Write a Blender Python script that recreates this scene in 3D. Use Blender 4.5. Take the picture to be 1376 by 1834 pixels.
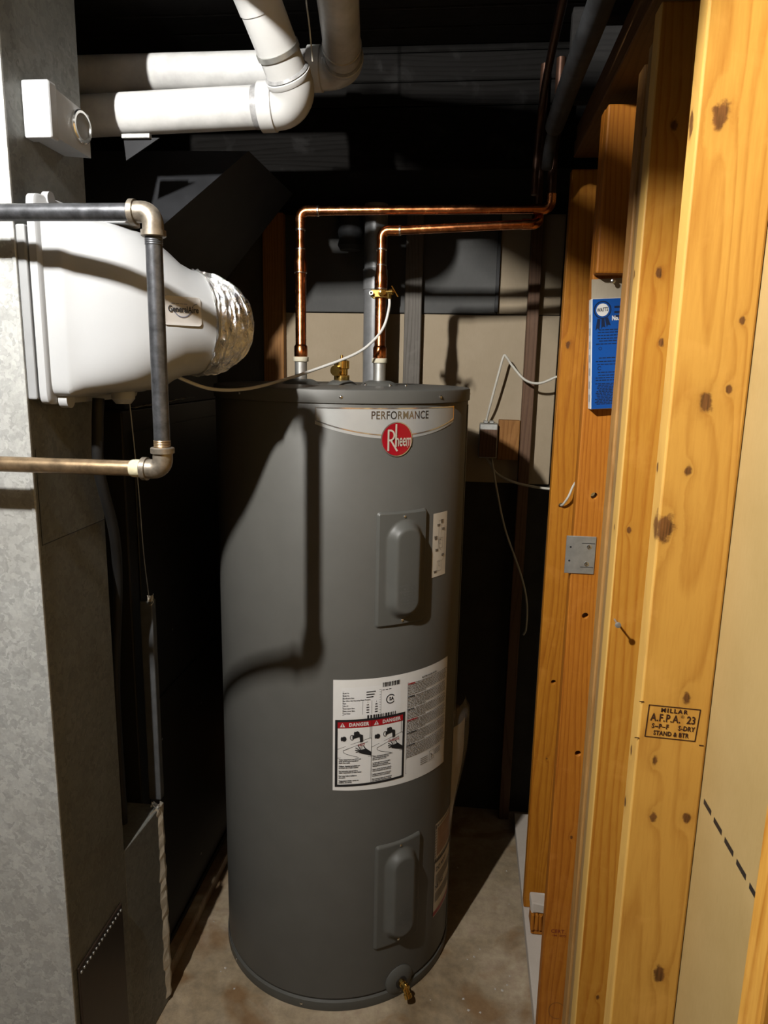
import bpy, bmesh, math, random
from mathutils import Vector, Matrix
random.seed(7)
for o in list(bpy.data.objects): bpy.data.objects.remove(o)
S = bpy.context.scene
COL = S.collection
# ------------------------------------------------------------------ camera, world, light, exposure
EYE = Vector((0, 0, 1.72))
cam_d = bpy.data.cameras.new('camera'); cam = bpy.data.objects.new('camera', cam_d); COL.objects.link(cam)
cam_d.sensor_fit = 'HORIZONTAL'; cam_d.sensor_width = 36; cam_d.lens = 36 * 1301 / 1376
cam_d.clip_start = .02; cam_d.clip_end = 50
ax = Vector((.9932, .1136, .0196)).normalized()          # image right
fw = Vector((-.1080, .9740, -.1997)).normalized()        # viewing direction
ax = (ax - fw * ax.dot(fw)).normalized(); upv = ax.cross(fw).normalized()
m = Matrix((ax, upv, -fw)).transposed().to_4x4(); m.translation = EYE
cam.matrix_world = m
S.camera = cam
w = bpy.data.worlds.new('basement_world'); S.world = w; w.use_nodes = True
w.node_tree.nodes['Background'].inputs[0].default_value = (.9, .95, 1, 1)
w.node_tree.nodes['Background'].inputs[1].default_value = .002
LAMP = Vector((-.73, .19, 2.50)); LAMP_R = .017; LAMP_STRENGTH = 12400.0; LAMP_COL = (1, .97, .92)
S.view_settings.view_transform = 'Standard'; S.view_settings.look = 'None'
S.view_settings.gamma = 1; S.view_settings.use_curve_mapping = False
S.view_settings.exposure = 0.0
ALBEDO_SCALE = .58      # scales down every non-metal colour so less bounce light fills the shade

# ------------------------------------------------------------------ mesh builder
class MB:
    def __init__(s): s.v = []; s.f = []; s.sm = []
    def add(s, vs, fs, smooth=False):
        b = len(s.v); s.v += [tuple(p) for p in vs]
        for f in fs: s.f.append(tuple(b + i for i in f)); s.sm.append(smooth)
        return s
    def box(s, a, b, bev=0, seg=2, M=None):
        bm = bmesh.new(); bmesh.ops.create_cube(bm, size=1)
        a = Vector(a); b = Vector(b); c = (a + b) / 2; d = b - a
        for v in bm.verts: v.co = Vector((v.co.x * d.x, v.co.y * d.y, v.co.z * d.z)) + c
        if bev: bmesh.ops.bevel(bm, geom=bm.edges[:], offset=bev, segments=seg, affect='EDGES', profile=.5)
        if M is not None: bmesh.ops.transform(bm, matrix=M, verts=bm.verts)
        bm.verts.index_update()
        s.add([v.co.copy() for v in bm.verts], [[v.index for v in f.verts] for f in bm.faces], False); bm.free()
        return s
    def tube(s, pts, r, n=16, caps=True, smooth=True):
        pts = [Vector(p) for p in pts]; N = len(pts)
        rs = list(r) if hasattr(r, '__len__') else [r] * N
        T = [(pts[min(i+1, N-1)] - pts[max(i-1, 0)]).normalized() for i in range(N)]
        ref = Vector((0, 0, 1)) if abs(T[0].z) < .9 else Vector((1, 0, 0))
        nn = (ref - T[0] * ref.dot(T[0])).normalized(); vs = []
        for i in range(N):
            nn = (nn - T[i] * nn.dot(T[i])).normalized(); bb = T[i].cross(nn)
            for k in range(n):
                a = 2 * math.pi * k / n
                vs.append(pts[i] + (nn * math.cos(a) + bb * math.sin(a)) * rs[i])
        fs = [[i*n+k, i*n+(k+1) % n, (i+1)*n+(k+1) % n, (i+1)*n+k] for i in range(N-1) for k in range(n)]
        s.add(vs, fs, smooth)
        if caps:
            b = len(s.v) - len(vs)
            s.f.append(tuple(b + k for k in reversed(range(n)))); s.sm.append(False)
            s.f.append(tuple(b + (N-1)*n + k for k in range(n))); s.sm.append(False)
        return s
    def cyl(s, p, q, r, n=24, smooth=True): return s.tube([p, q], r, n, True, smooth)
    def lathe(s, prof, c=(0, 0, 0), n=48, axis=(0, 0, 1), smooth=True, capends=True):
        A = Vector(axis).normalized(); ref = Vector((1, 0, 0)) if abs(A.x) < .9 else Vector((0, 1, 0))
        u = (ref - A * ref.dot(A)).normalized(); v = A.cross(u); c = Vector(c)
        vs = [c + A * z + (u * math.cos(2*math.pi*k/n) + v * math.sin(2*math.pi*k/n)) * r for r, z in prof for k in range(n)]
        fs = [[i*n+k, i*n+(k+1) % n, (i+1)*n+(k+1) % n, (i+1)*n+k] for i in range(len(prof)-1) for k in range(n)]
        b = len(s.v); s.add(vs, fs, smooth)
        if capends:
            s.f.append(tuple(b + k for k in reversed(range(n)))); s.sm.append(False)
            s.f.append(tuple(b + (len(prof)-1)*n + k for k in range(n))); s.sm.append(False)
        return s
    def map(s, fn): s.v = [tuple(fn(Vector(p))) for p in s.v]; return s
    def ext(s, o): return s.add(o.v, o.f) if False else s._ext(o)
    def _ext(s, o):
        b = len(s.v); s.v += o.v; s.f += [tuple(b + i for i in f) for f in o.f]; s.sm += o.sm; return s
    def mesh(s, name, off=Vector((0, 0, 0))):
        me = bpy.data.meshes.new(name)
        me.from_pydata([tuple(Vector(p) - off) for p in s.v], [], s.f)
        me.polygons.foreach_set('use_smooth', s.sm); me.update()
        if any(s.sm): me.set_sharp_from_angle(angle=math.radians(38))
        return me

def root_of(o):
    while o.parent: o = o.parent
    return o
def obj(name, mb, mat, parent=None, label=None, mods=None):
    off = root_of(parent).location if parent else Vector((0, 0, 0))
    o = bpy.data.objects.new(name, mb.mesh(name, off)); COL.objects.link(o)
    o.data.materials.append(mat)
    if parent: o.parent = parent
    if label: o['label'] = label
    return o
def tag(o, label, cat, group=None, kind=None):
    o['label'] = label; o['category'] = cat
    if group: o['group'] = group
    if kind: o['kind'] = kind
    return o
def thing(name, label, cat, loc=(0, 0, 0), group=None, kind=None):
    o = bpy.data.objects.new(name, None); COL.objects.link(o); o.location = loc; o.empty_display_size = .05
    return tag(o, label, cat, group, kind)
def text_mb(body, size, sx=1.0, off=0, align='CENTER', spacing=1.0, line=1.0, res=2):
    c = bpy.data.curves.new('t', 'FONT'); c.body = body; c.size = size; c.align_x = align; c.align_y = 'CENTER'
    c.resolution_u = res; c.offset = off; c.space_character = spacing; c.space_line = line
    o = bpy.data.objects.new('t', c); COL.objects.link(o); bpy.context.view_layer.update()
    dg = bpy.context.evaluated_depsgraph_get(); me = bpy.data.meshes.new_from_object(o.evaluated_get(dg))
    mb = MB(); mb.add([(v.co.x * sx, v.co.y, 0) for v in me.vertices], [list(p.vertices) for p in me.polygons])
    bpy.data.objects.remove(o); bpy.data.curves.remove(c); bpy.data.meshes.remove(me)
    return mb
def rect2(x0, y0, x1, y1, nx=1, ny=1):
    mb = MB(); vs = [(x0 + (x1-x0)*i/nx, y0 + (y1-y0)*j/ny, 0) for j in range(ny+1) for i in range(nx+1)]
    return mb.add(vs, [[j*(nx+1)+i, j*(nx+1)+i+1, (j+1)*(nx+1)+i+1, (j+1)*(nx+1)+i] for j in range(ny) for i in range(nx)])
def poly2(pts):
    """filled outline in two dimensions, split into triangles"""
    bm = bmesh.new(); f = bm.faces.new([bm.verts.new((p[0], p[1], 0)) for p in pts])
    bmesh.ops.triangulate(bm, faces=[f]); bm.verts.index_update()
    mb = MB(); mb.add([v.co.copy() for v in bm.verts], [[v.index for v in q.verts] for q in bm.faces]); bm.free(); return mb
def line2(pts, wd, closed=False):
    mb = MB(); n = len(pts)
    for i in range(n if closed else n-1):
        a = Vector(pts[i]).to_2d() if len(pts[i]) > 2 else Vector(pts[i]); b = Vector(pts[(i+1) % n])
        d = (b - a)
        if d.length < 1e-9: continue
        d.normalize(); k = Vector((-d.y, d.x)) * wd / 2; e = d * wd * .3
        mb.add([(*(a-e-k), 0), (*(b+e-k), 0), (*(b+e+k), 0), (*(a-e+k), 0)], [[0, 1, 2, 3]])
    return mb
def arc(cx, cy, r, a0, a1, n=16, ry=None):
    ry = ry or r
    return [(cx + r*math.cos(math.radians(a0+(a1-a0)*i/n)), cy + ry*math.sin(math.radians(a0+(a1-a0)*i/n))) for i in range(n+1)]
def shift(mb, x, y): return mb.map(lambda p: (p.x + x, p.y + y, p.z))
def bend(p, q, r, s, n=8):
    """points of an elbow from p round corner q to s, bend radius r"""
    p, q, s = Vector(p), Vector(q), Vector(s); a = (p-q).normalized(); b = (s-q).normalized()
    ang = a.angle(b); t = r / math.tan(ang/2); c = q + (a+b).normalized() * (r / math.sin(ang/2))
    A = q + a*t - c; B = q + b*t - c; out = []
    for i in range(n+1):
        f = i/n; om = A.angle(B)
        out.append(c + (A*math.sin((1-f)*om) + B*math.sin(f*om)) / math.sin(om))
    return out
def spline(pts, n=8):
    P = [Vector(p) for p in pts]; P = [P[0]*2-P[1]] + P + [P[-1]*2-P[-2]]; out = []
    for i in range(1, len(P)-2):
        a, b, c, d = P[i-1:i+3]
        for k in range(n):
            t = k/n
            out.append(.5*((2*b) + (c-a)*t + (2*a-5*b+4*c-d)*t*t + (3*b-a-3*c+d)*t**3))
    return out + [P[-2]]

# ------------------------------------------------------------------ materials
def nt(name):
    m = bpy.data.materials.new(name); m.use_nodes = True; t = m.node_tree
    return m, t, t.nodes['Principled BSDF']
class G:
    """small helper around a node tree"""
    def __init__(s, t): s.t = t
    def n(s, kind, **kw):
        x = s.t.nodes.new(kind)
        for k, v in kw.items():
            if k.startswith('i_'):
                key = k[2:]; x.inputs[int(key) if key.isdigit() else key.replace('_', ' ')].default_value = v
            else: setattr(x, k, v)
        return x
    def l(s, a, b): s.t.links.new(a, b)
    def math(s, op, a, b=None, c=None):
        x = s.n('ShaderNodeMath', operation=op)
        for i, q in enumerate((a, b, c)):
            if q is None: continue
            if isinstance(q, (int, float)): x.inputs[i].default_value = q
            else: s.l(q, x.inputs[i])
        return x.outputs[0]
    def ramp(s, fac, stops):
        r = s.n('ShaderNodeValToRGB'); e = r.color_ramp.elements
        while len(e) < len(stops): e.new(.5)
        for q, (p, c) in zip(e, stops): q.position = p; q.color = (*c, 1)
        s.l(fac, r.inputs[0]); return r.outputs[0]
    def mix(s, fac, a, b, mode='MIX'):
        x = s.n('ShaderNodeMix', data_type='RGBA', blend_type=mode)
        for i, q in ((0, fac), (6, a), (7, b)):
            if isinstance(q, (int, float)): x.inputs[i].default_value = q
            elif isinstance(q, tuple): x.inputs[i].default_value = (*q, 1)
            else: s.l(q, x.inputs[i])
        return x.outputs[2]
    def coord(s, scale=(1, 1, 1), loc=(0, 0, 0)):
        c = s.n('ShaderNodeTexCoord'); mp = s.n('ShaderNodeMapping'); mp.inputs['Scale'].default_value = scale; mp.inputs['Location'].default_value = loc
        s.l(c.outputs['Object'], mp.inputs[0]); return mp.outputs[0]
    def noise(s, vec, scale=5, detail=3, rough=.5, dist=0):
        x = s.n('ShaderNodeTexNoise'); s.l(vec, x.inputs['Vector'])
        x.inputs['Scale'].default_value = scale; x.inputs['Detail'].default_value = detail; x.inputs['Roughness'].default_value = rough; x.inputs['Distortion'].default_value = dist
        return x.outputs['Fac']
    def bump(s, h, strength=.2, dist=.002, bsdf=None):
        b = s.n('ShaderNodeBump'); b.inputs['Strength'].default_value = strength; b.inputs['Distance'].default_value = dist
        s.l(h, b.inputs['Height']); s.l(b.outputs[0], bsdf.inputs['Normal'])
def plain(name, col, rough=.5, metal=0, var=.12, scale=30, bump=0, spec=.5, emit=None, trans=0, coat=0):
    m, t, b = nt(name); g = G(t)
    b.inputs['Roughness'].default_value = rough; b.inputs['Metallic'].default_value = metal
    b.inputs['Specular IOR Level'].default_value = spec; b.inputs['Coat Weight'].default_value = coat
    f = g.noise(g.coord(), scale, 4, .6)
    c = g.ramp(f, [(.3, tuple(x*(1-var) for x in col)), (.7, tuple(min(1, x*(1+var)) for x in col))])
    g.l(c, b.inputs['Base Color'])
    if bump: g.bump(f, bump, .002, b)
    if trans: b.inputs['Transmission Weight'].default_value = trans
    if emit: b.inputs['Emission Color'].default_value = (*emit[0], 1); b.inputs['Emission Strength'].default_value = emit[1]
    return m
def galvanized(name, lo, hi, rough=.42, metal=.75, scale=70, stain=(.3, .26, .2), stain_amt=.25):
    m, t, b = nt(name); g = G(t); co = g.coord()
    warp = g.n('ShaderNodeMix', data_type='VECTOR'); warp.inputs[0].default_value = .04
    nz = g.n('ShaderNodeTexNoise'); g.l(co, nz.inputs[0]); nz.inputs['Scale'].default_value = 60
    g.l(co, warp.inputs[4]); g.l(nz.outputs['Color'], warp.inputs[5])
    v = g.n('ShaderNodeTexVoronoi'); g.l(warp.outputs[1], v.inputs['Vector']); v.inputs['Scale'].default_value = scale
    sep = g.n('ShaderNodeSeparateColor'); g.l(v.outputs['Color'], sep.inputs[0])
    f2 = g.noise(co, 160, 3, .6)
    f = g.math('ADD', g.math('MULTIPLY', sep.outputs[0], .5), g.math('MULTIPLY', f2, .5))
    c = g.ramp(f, [(.15, lo), (.85, hi)])
    st = g.ramp(g.noise(co, 4, 5, .65), [(.45, (0, 0, 0)), (.75, (1, 1, 1))])
    c = g.mix(g.math('MULTIPLY', st, stain_amt), c, stain)
    g.l(c, b.inputs['Base Color']); b.inputs['Metallic'].default_value = metal
    g.l(g.math('MULTIPLY_ADD', sep.outputs[1], .2, rough - .1), b.inputs['Roughness'])
    g.bump(f2, .08, .001, b)
    return m
def wood(name, light, dark, knots=(), seed=0., ring=55., off=Vector((0, 0, 0)), rough=.55, axis='Z', contrast=1.0, pale_edge=0):
    """pine: growth rings drawn out along the board, knots at given (across, along, radius) spots"""
    m, t, b = nt(name); g = G(t)
    c = g.n('ShaderNodeTexCoord'); sp = g.n('ShaderNodeSeparateXYZ'); g.l(c.outputs['Object'], sp.inputs[0])
    X, Y, Z = sp.outputs
    if axis == 'Y': Y, Z = Z, Y
    if axis == 'X': X, Z = Z, X
    across = g.math('ADD', X, Y)
    cm = g.n('ShaderNodeCombineXYZ'); g.l(X, cm.inputs[0]); g.l(Y, cm.inputs[1]); g.l(g.math('MULTIPLY', Z, .09), cm.inputs[2])
    vec = g.n('ShaderNodeVectorMath', operation='ADD'); g.l(cm.outputs[0], vec.inputs[0]); vec.inputs[1].default_value = (seed*3.1, seed*1.7, seed*.9)
    big = g.noise(vec.outputs[0], 9, 2, .5); fine = g.noise(vec.outputs[0], 260, 3, .6)
    ph = g.math('ADD', g.math('MULTIPLY', across, ring*1.1), g.math('MULTIPLY', big, 11.0))
    kmask = None; kdark = None
    knz = g.noise(c.outputs['Object'], 75, 3, .6)
    for kx, kz, kr in knots:
        dx = g.math('SUBTRACT', across, kx); dz = g.math('MULTIPLY', g.math('SUBTRACT', Z, kz), .62)
        d = g.math('SQRT', g.math('ADD', g.math('MULTIPLY', dx, dx), g.math('MULTIPLY', dz, dz)))
        d = g.math('ADD', d, g.math('MULTIPLY', g.math('SUBTRACT', knz, .5), kr*1.5))
        infl = g.math('POWER', 2.718, g.math('MULTIPLY', d, -1.0/(kr*1.1)))
        ph = g.math('ADD', ph, g.math('MULTIPLY', infl, 1.6))
        sm = g.n('ShaderNodeMapRange', interpolation_type='SMOOTHSTEP'); g.l(d, sm.inputs[0])
        sm.inputs[1].default_value = kr*1.05; sm.inputs[2].default_value = kr*.55; sm.inputs[3].default_value = 0; sm.inputs[4].default_value = 1
        k2 = sm.outputs[0]
        kmask = infl if kmask is None else g.math('MAXIMUM', kmask, infl)
        kdark = k2 if kdark is None else g.math('MAXIMUM', kdark, k2)
    rg = g.math('FRACT', ph)
    late = g.ramp(rg, [(.0, (0, 0, 0)), (.5, (.1, .1, .1)), (.86, (1, 1, 1)), (1., (0, 0, 0))])
    f = g.math('ADD', g.math('MULTIPLY', late, .62*contrast), g.math('MULTIPLY', g.math('SUBTRACT', fine, .35), 1.0*contrast))
    patch = g.noise(vec.outputs[0], 5, 3, .6)
    f = g.math('ADD', f, g.math('MULTIPLY', g.math('SUBTRACT', patch, .5), 1.3))
    f = g.math('MAXIMUM', f, 0); f = g.math('MINIMUM', f, 1)
    col = g.mix(f, light, dark)
    blot = g.ramp(g.noise(c.outputs['Object'], 14, 4, .6, .6), [(.55, (0, 0, 0)), (.75, (1, 1, 1))])
    col = g.mix(g.math('MULTIPLY', blot, .35*contrast), col, tuple(min(1, x*1.25+.03) for x in light))
    if pale_edge: col = g.mix(g.math('MULTIPLY', g.math('LESS_THAN', X, .0022), pale_edge), col, (.86, .56, .17))  # pale edge wood plus lamp brightness put into the colour of the narrow faces
    if knots:
        col = g.mix(g.math('MULTIPLY', kmask, .4), col, tuple(x*.6 for x in dark))
        kn = g.noise(vec.outputs[0], 300, 2, .5)
        kc = g.ramp(kn, [(.3, (.05, .016, .006)), (.7, (.22, .085, .025))])
        col = g.mix(g.math('MULTIPLY', kdark, .9), col, kc)
    g.l(col, b.inputs['Base Color']); b.inputs['Roughness'].default_value = rough; b.inputs['Specular IOR Level'].default_value = .3
    g.bump(g.math('ADD', fine, late), .12, .0006, b)
    return m
def copper_mat():
    m, t, b = nt('copper'); g = G(t); co = g.coord()
    f = g.noise(co, 45, 5, .65)
    c = g.ramp(f, [(.3, (.20, .06, .02)), (.55, (.52, .19, .07)), (.75, (.72, .33, .14))])
    g.l(c, b.inputs['Base Color']); b.inputs['Metallic'].default_value = 1
    g.l(g.math('MULTIPLY_ADD', f, .25, .12), b.inputs['Roughness']); return m
def concrete_mat():
    m, t, b = nt('concrete_floor'); g = G(t); co = g.coord()
    a = g.noise(co, 3.2, 6, .62, .4); f = g.noise(co, 28, 5, .7); s = g.noise(co, 180, 2, .6)
    c = g.ramp(a, [(.3, (.30, .225, .14)), (.5, (.50, .41, .29)), (.72, (.70, .61, .47))])
    c = g.mix(.35, c, g.ramp(f, [(.35, (.12, .09, .06)), (.65, (.62, .56, .46))]), 'OVERLAY')
    st = g.ramp(g.noise(g.coord((1, 1, 1), (3.1, 1.2, 0)), 4.2, 4, .55, .8), [(.52, (0, 0, 0)), (.62, (1, 1, 1))])
    c = g.mix(g.math('MULTIPLY', st, .6), c, (.26, .125, .04))
    g.l(c, b.inputs['Base Color'])
    g.l(g.math('MULTIPLY_ADD', a, .4, .22), b.inputs['Roughness'])
    g.bump(g.math('ADD', g.math('MULTIPLY', f, .6), g.math('MULTIPLY', s, .4)), .35, .004, b); return m
def foil_mat():
    m, t, b = nt('aluminium_foil'); g = G(t); co = g.coord()
    f = g.noise(co, 40, 6, .7, 1.2); f2 = g.noise(co, 140, 3, .6, .5)
    g.l(g.ramp(f, [(.3, (.5, .5, .5)), (.7, (.9, .9, .88))]), b.inputs['Base Color'])
    b.inputs['Metallic'].default_value = 1; b.inputs['Roughness'].default_value = .2
    g.bump(g.math('ADD', f, g.math('MULTIPLY', f2, .4)), .9, .006, b); return m
def board_mat(name, lo, hi):
    m, t, b = nt(name); g = G(t); co = g.coord()
    f = g.noise(co, 9, 6, .6); f2 = g.noise(g.coord((1, 1, .25)), 200, 3, .7)
    c = g.ramp(g.math('ADD', g.math('MULTIPLY', f, .7), g.math('MULTIPLY', f2, .3)), [(.3, lo), (.7, hi)])
    g.l(c, b.inputs['Base Color']); b.inputs['Roughness'].default_value = .7; b.inputs['Specular IOR Level'].default_value = .25
    g.bump(f2, .1, .001, b); return m

M = {}
M['tank'] = plain('grey_tank_enamel', (.132, .130, .119), .5, 0, .05, 12, .01)
M['tank_panel'] = plain('grey_panel_enamel', (.122, .122, .111), .45, 0, .05, 20, .02)
M['tank_dark'] = plain('dark_gasket', (.03, .03, .03), .6)
M['chrome'] = plain('bright_screw_metal', (.7, .7, .68), .2, 1, .1)
M['steel'] = plain('zinc_plated_steel', (.42, .42, .4), .45, .85, .15, 40, .05)
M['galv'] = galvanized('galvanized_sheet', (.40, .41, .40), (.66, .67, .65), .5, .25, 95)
M['galv_shaded'] = galvanized('shaded_galvanized_sheet', (.20, .205, .19), (.31, .315, .29), .55, .4, 95, (.16, .135, .09), .4)  # darker copy of the galvanized sheet: shade of the grazed side put into colour
M['furnace'] = plain('furnace_brown_black_enamel', (.014, .0135, .013), .55, 0, .2, 15, .03)
M['plenum'] = plain('dark_plenum_sheet', (.024, .025, .028), .6, .1, .25, 9, .03, .25)
M['grille'] = plain('dark_brown_enamel', (.035, .022, .015), .35, 0, .2, 20)
M['black_iron'] = plain('black_iron_pipe', (.075, .078, .085), .38, .75, .45, 60, .25)
M['worn_iron'] = plain('worn_iron_pipe', (.26, .185, .11), .36, .85, .4, 45, .2)
M['fitting'] = plain('malleable_iron_fitting', (.24, .21, .17), .42, .8, .3, 90, .25)
M['dope'] = plain('pipe_sealing_paste', (.72, .66, .45), .7, 0, .15, 120, .3)
M['pvc'] = plain('white_pvc', (.70, .70, .69), .32, 0, .07, 8)
M['pvc_grime'] = plain('dusty_white_pvc', (.66, .66, .65), .42, 0, .2, 14)
M['primer'] = plain('grey_solvent_primer', (.36, .36, .36), .35, 0, .35, 60)
M['ink'] = plain('black_ink', (.02, .02, .022), .5)
M['red'] = plain('red_print', (.45, .012, .02), .38)
M['redemblem'] = plain('red_emblem_enamel', (.42, .008, .018), .25, 0, .04, 20, 0, .5, None, 0, .4)
M['paper'] = plain('white_label_paper', (.97, .96, .93), .42, 0, .02, 30)
M['paper2'] = plain('inner_label_paper', (1, 1, .98), .4, 0, .02, 30)
M['cream'] = plain('cream_label_paper', (.92, .84, .70), .5, 0, .05, 30)
M['silver'] = plain('silver_decal', (.62, .63, .62), .32, .3, .04, 20)
M['silver2'] = plain('bright_silver_foil', (.75, .72, .68), .16, .9, .05, 40)
M['emblem_cream'] = plain('pale_emblem_lettering', (.74, .66, .56), .4, .2, .04)
M['silverdark'] = plain('mirror_foil_lettering', (.30, .285, .26), .12, .9, .15, 25)
M['plastic'] = plain('white_moulded_plastic', (.48, .492, .505), .34, 0, .02, 10)
M['greyplastic'] = plain('grey_moulded_plastic', (.33, .34, .35), .5, 0, .05, 20)
M['badge'] = plain('badge_clear_lacquer', (.60, .57, .54), .28, .15, .04, 20)
M['badge_ink'] = plain('charcoal_badge_ink', (.035, .037, .045), .4)
M['badge_blue'] = plain('blue_grey_badge_ink', (.17, .18, .26), .4)
M['ventgrey'] = plain('dull_grey_vent_sheet', (.34, .345, .35), .42, .3, .15, 30)
M['cornergrey'] = plain('dull_grey_corner_sheet', (.11, .115, .12), .5, .2, .2, 30)
M['brass'] = plain('brass', (.66, .43, .12), .22, 1, .2, 60)
M['nylon'] = plain('cream_nylon', (.82, .76, .58), .4)
M['copper'] = copper_mat()
M['solder'] = plain('solder', (.55, .48, .42), .25, 1, .3, 120)
M['tube'] = plain('white_polyethylene_tube', (.80, .79, .75), .35, 0, .03)
M['cable'] = plain('white_cable_sheath', (.74, .71, .62), .45, 0, .1)
M['foam'] = plain('black_foam_insulation', (.035, .037, .04), .75, 0, .5, 25, .4)
M['dark_pipe'] = plain('tarnished_copper', (.07, .035, .022), .4, .7, .3, 40)
M['foil'] = foil_mat()
M['foiltape'] = plain('foil_tape', (.80, .72, .58), .4, .45, .15, 60, .6)
M['blue'] = plain('blue_carton_print', (.006, .085, .38), .35, 0, .05, 20)
M['navy'] = plain('navy_print', (.008, .018, .055), .45)
M['white'] = plain('white_print', (.82, .81, .78), .45, 0, .03)
M['cardboard'] = board_mat('kraft_cardboard', (.42, .36, .27), (.52, .45, .34))
M['board'] = board_mat('tan_fibreboard', (.50, .345, .135), (.60, .42, .18))
M['drywall'] = board_mat('tan_drywall_paper', (.46, .37, .25), (.54, .44, .31))
M['greyboard'] = board_mat('grey_panel_board', (.10, .10, .098), (.14, .14, .135))
M['plaster'] = board_mat('pale_plaster', (.66, .58, .50), (.76, .68, .60))
M['floor'] = concrete_mat()
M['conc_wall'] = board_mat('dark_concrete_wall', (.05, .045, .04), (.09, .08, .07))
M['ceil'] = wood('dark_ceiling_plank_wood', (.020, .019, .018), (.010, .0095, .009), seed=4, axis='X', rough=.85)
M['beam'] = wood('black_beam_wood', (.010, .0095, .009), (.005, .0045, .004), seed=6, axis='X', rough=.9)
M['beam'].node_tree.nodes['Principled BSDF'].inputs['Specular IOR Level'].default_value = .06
M['pouch'] = plain('clear_vinyl', (.5, .46, .4), .15, 0, .05, 20)
_p = M['pouch'].node_tree.nodes['Principled BSDF']; _p.inputs['Alpha'].default_value = .3
YL, YD = (.74, .385, .07), (.50, .20, .024)
OL, OD = (.58, .215, .022), (.38, .11, .009)
W0 = Vector((.243, 0, 0))            # base of the right-hand stud wall; its boards use coordinates from here
def kn(lst, y): return [(x - W0.x + y, z, r) for x, z, r in lst]
M['woodA'] = wood('yellow_pine_stamped', YL, (.54, .235, .034), kn([(.268, 1.999, .011), (.285, 1.683, .009), (.252, 1.526, .013), (.316, 1.777, .004), (.309, 1.698, .004), (.272, 1.599, .005), (.317, 1.128, .006), (.274, 1.126, .006), (.304, .879, .009), (.268, 1.208, .005), (.30, 1.30, .006)], .92), 1.0, 40, pale_edge=.45)
M['woodB'] = wood('honey_pine', (.66, .31, .042), (.48, .175, .016), kn([(.275, 2.06, .006), (.272, 1.86, .005), (.285, 1.76, .005), (.262, 1.47, .004), (.28, .6, .004)], 1.157), 2.3, 70, pale_edge=.7)
M['woodC'] = wood('orange_pine_edge', (.50, .27, .085), (.33, .15, .04), (), 3.1, 60)
M['woodG'] = wood('weathered_grey_brown_pine', (.44, .27, .11), (.26, .14, .05), (), 4.7, 60)
M['woodD'] = wood('orange_pine_drilled', OL, OD, kn([(.262, 1.72, .004), (.29, .62, .004)], 1.59), 5.9, 75)
M['woodE'] = wood('amber_pine', (.64, .255, .022), (.42, .135, .009), kn([(.262, 1.78, .007), (.283, .56, .003)], 2.05), 7.7, 50)
M['woodN'] = wood('pine_near_bay', YL, YD, (), 8.3, 50)
M['woodP'] = wood('brown_plate_wood', (.20, .10, .035), (.12, .055, .018), (), 9.1, 60, axis='Y')
M['woodback'] = wood('brown_back_stud_wood', (.30, .17, .075), (.17, .085, .035), (), 11.2, 60)
M['woodgrey'] = wood('dusty_grey_stud_wood', (.20, .18, .155), (.10, .085, .07), (), 12.9, 60)
M['woodbrown'] = wood('dark_red_brown_stud_wood', (.20, .115, .07), (.11, .058, .035), (), 14.2, 60)
M['woodorange'] = wood('orange_back_stud_wood', (.42, .20, .06), (.25, .10, .025), (), 15.5, 60)
M['stamp'] = plain('brown_black_stamp_ink', (.05, .018, .008), .6)
M['redstamp'] = plain('dull_red_stamp_ink', (.26, .04, .015), .6)
M['pencil'] = plain('pencil_mark', (.22, .10, .03), .6)
M['hole'] = plain('raw_drilled_wood', (.10, .045, .015), .8)
M['bulb'] = plain('lit_bulb_glass', (1, 1, 1), .3, 0, 0, 5, 0, .5, (LAMP_COL, LAMP_STRENGTH))
M['porcelain'] = plain('white_porcelain', (.8, .8, .78), .2)

# ------------------------------------------------------------------ room shell
def struct(name, mb, mat, label, cat): return tag(obj(name, mb, mat), label, cat, None, 'structure')
XL, XR, Y0, YB, ZC = -3.2, .345, -4.0, 2.62, 2.64
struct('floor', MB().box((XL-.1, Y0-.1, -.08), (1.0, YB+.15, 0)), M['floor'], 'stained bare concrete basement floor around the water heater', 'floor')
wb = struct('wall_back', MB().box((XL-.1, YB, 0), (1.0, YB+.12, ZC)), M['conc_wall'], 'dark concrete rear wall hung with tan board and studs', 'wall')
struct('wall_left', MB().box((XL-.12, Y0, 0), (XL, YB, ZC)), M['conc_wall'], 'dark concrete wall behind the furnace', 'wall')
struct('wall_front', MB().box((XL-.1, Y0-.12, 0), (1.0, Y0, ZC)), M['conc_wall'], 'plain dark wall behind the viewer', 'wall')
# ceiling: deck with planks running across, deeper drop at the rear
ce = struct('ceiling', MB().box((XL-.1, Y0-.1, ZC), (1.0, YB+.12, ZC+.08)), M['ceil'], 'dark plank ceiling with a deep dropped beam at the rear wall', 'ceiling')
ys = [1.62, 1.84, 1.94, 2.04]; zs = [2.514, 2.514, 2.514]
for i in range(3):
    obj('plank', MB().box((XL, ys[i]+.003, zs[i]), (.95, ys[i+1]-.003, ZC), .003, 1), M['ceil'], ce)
for a, b in ((2.22, 2.372), (2.374, 2.430), (2.432, 2.498), (2.50, ZC)): obj('beam_board', MB().box((XL, 2.04, a), (.95, YB, b), .003, 1), M['beam'], ce)
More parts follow.
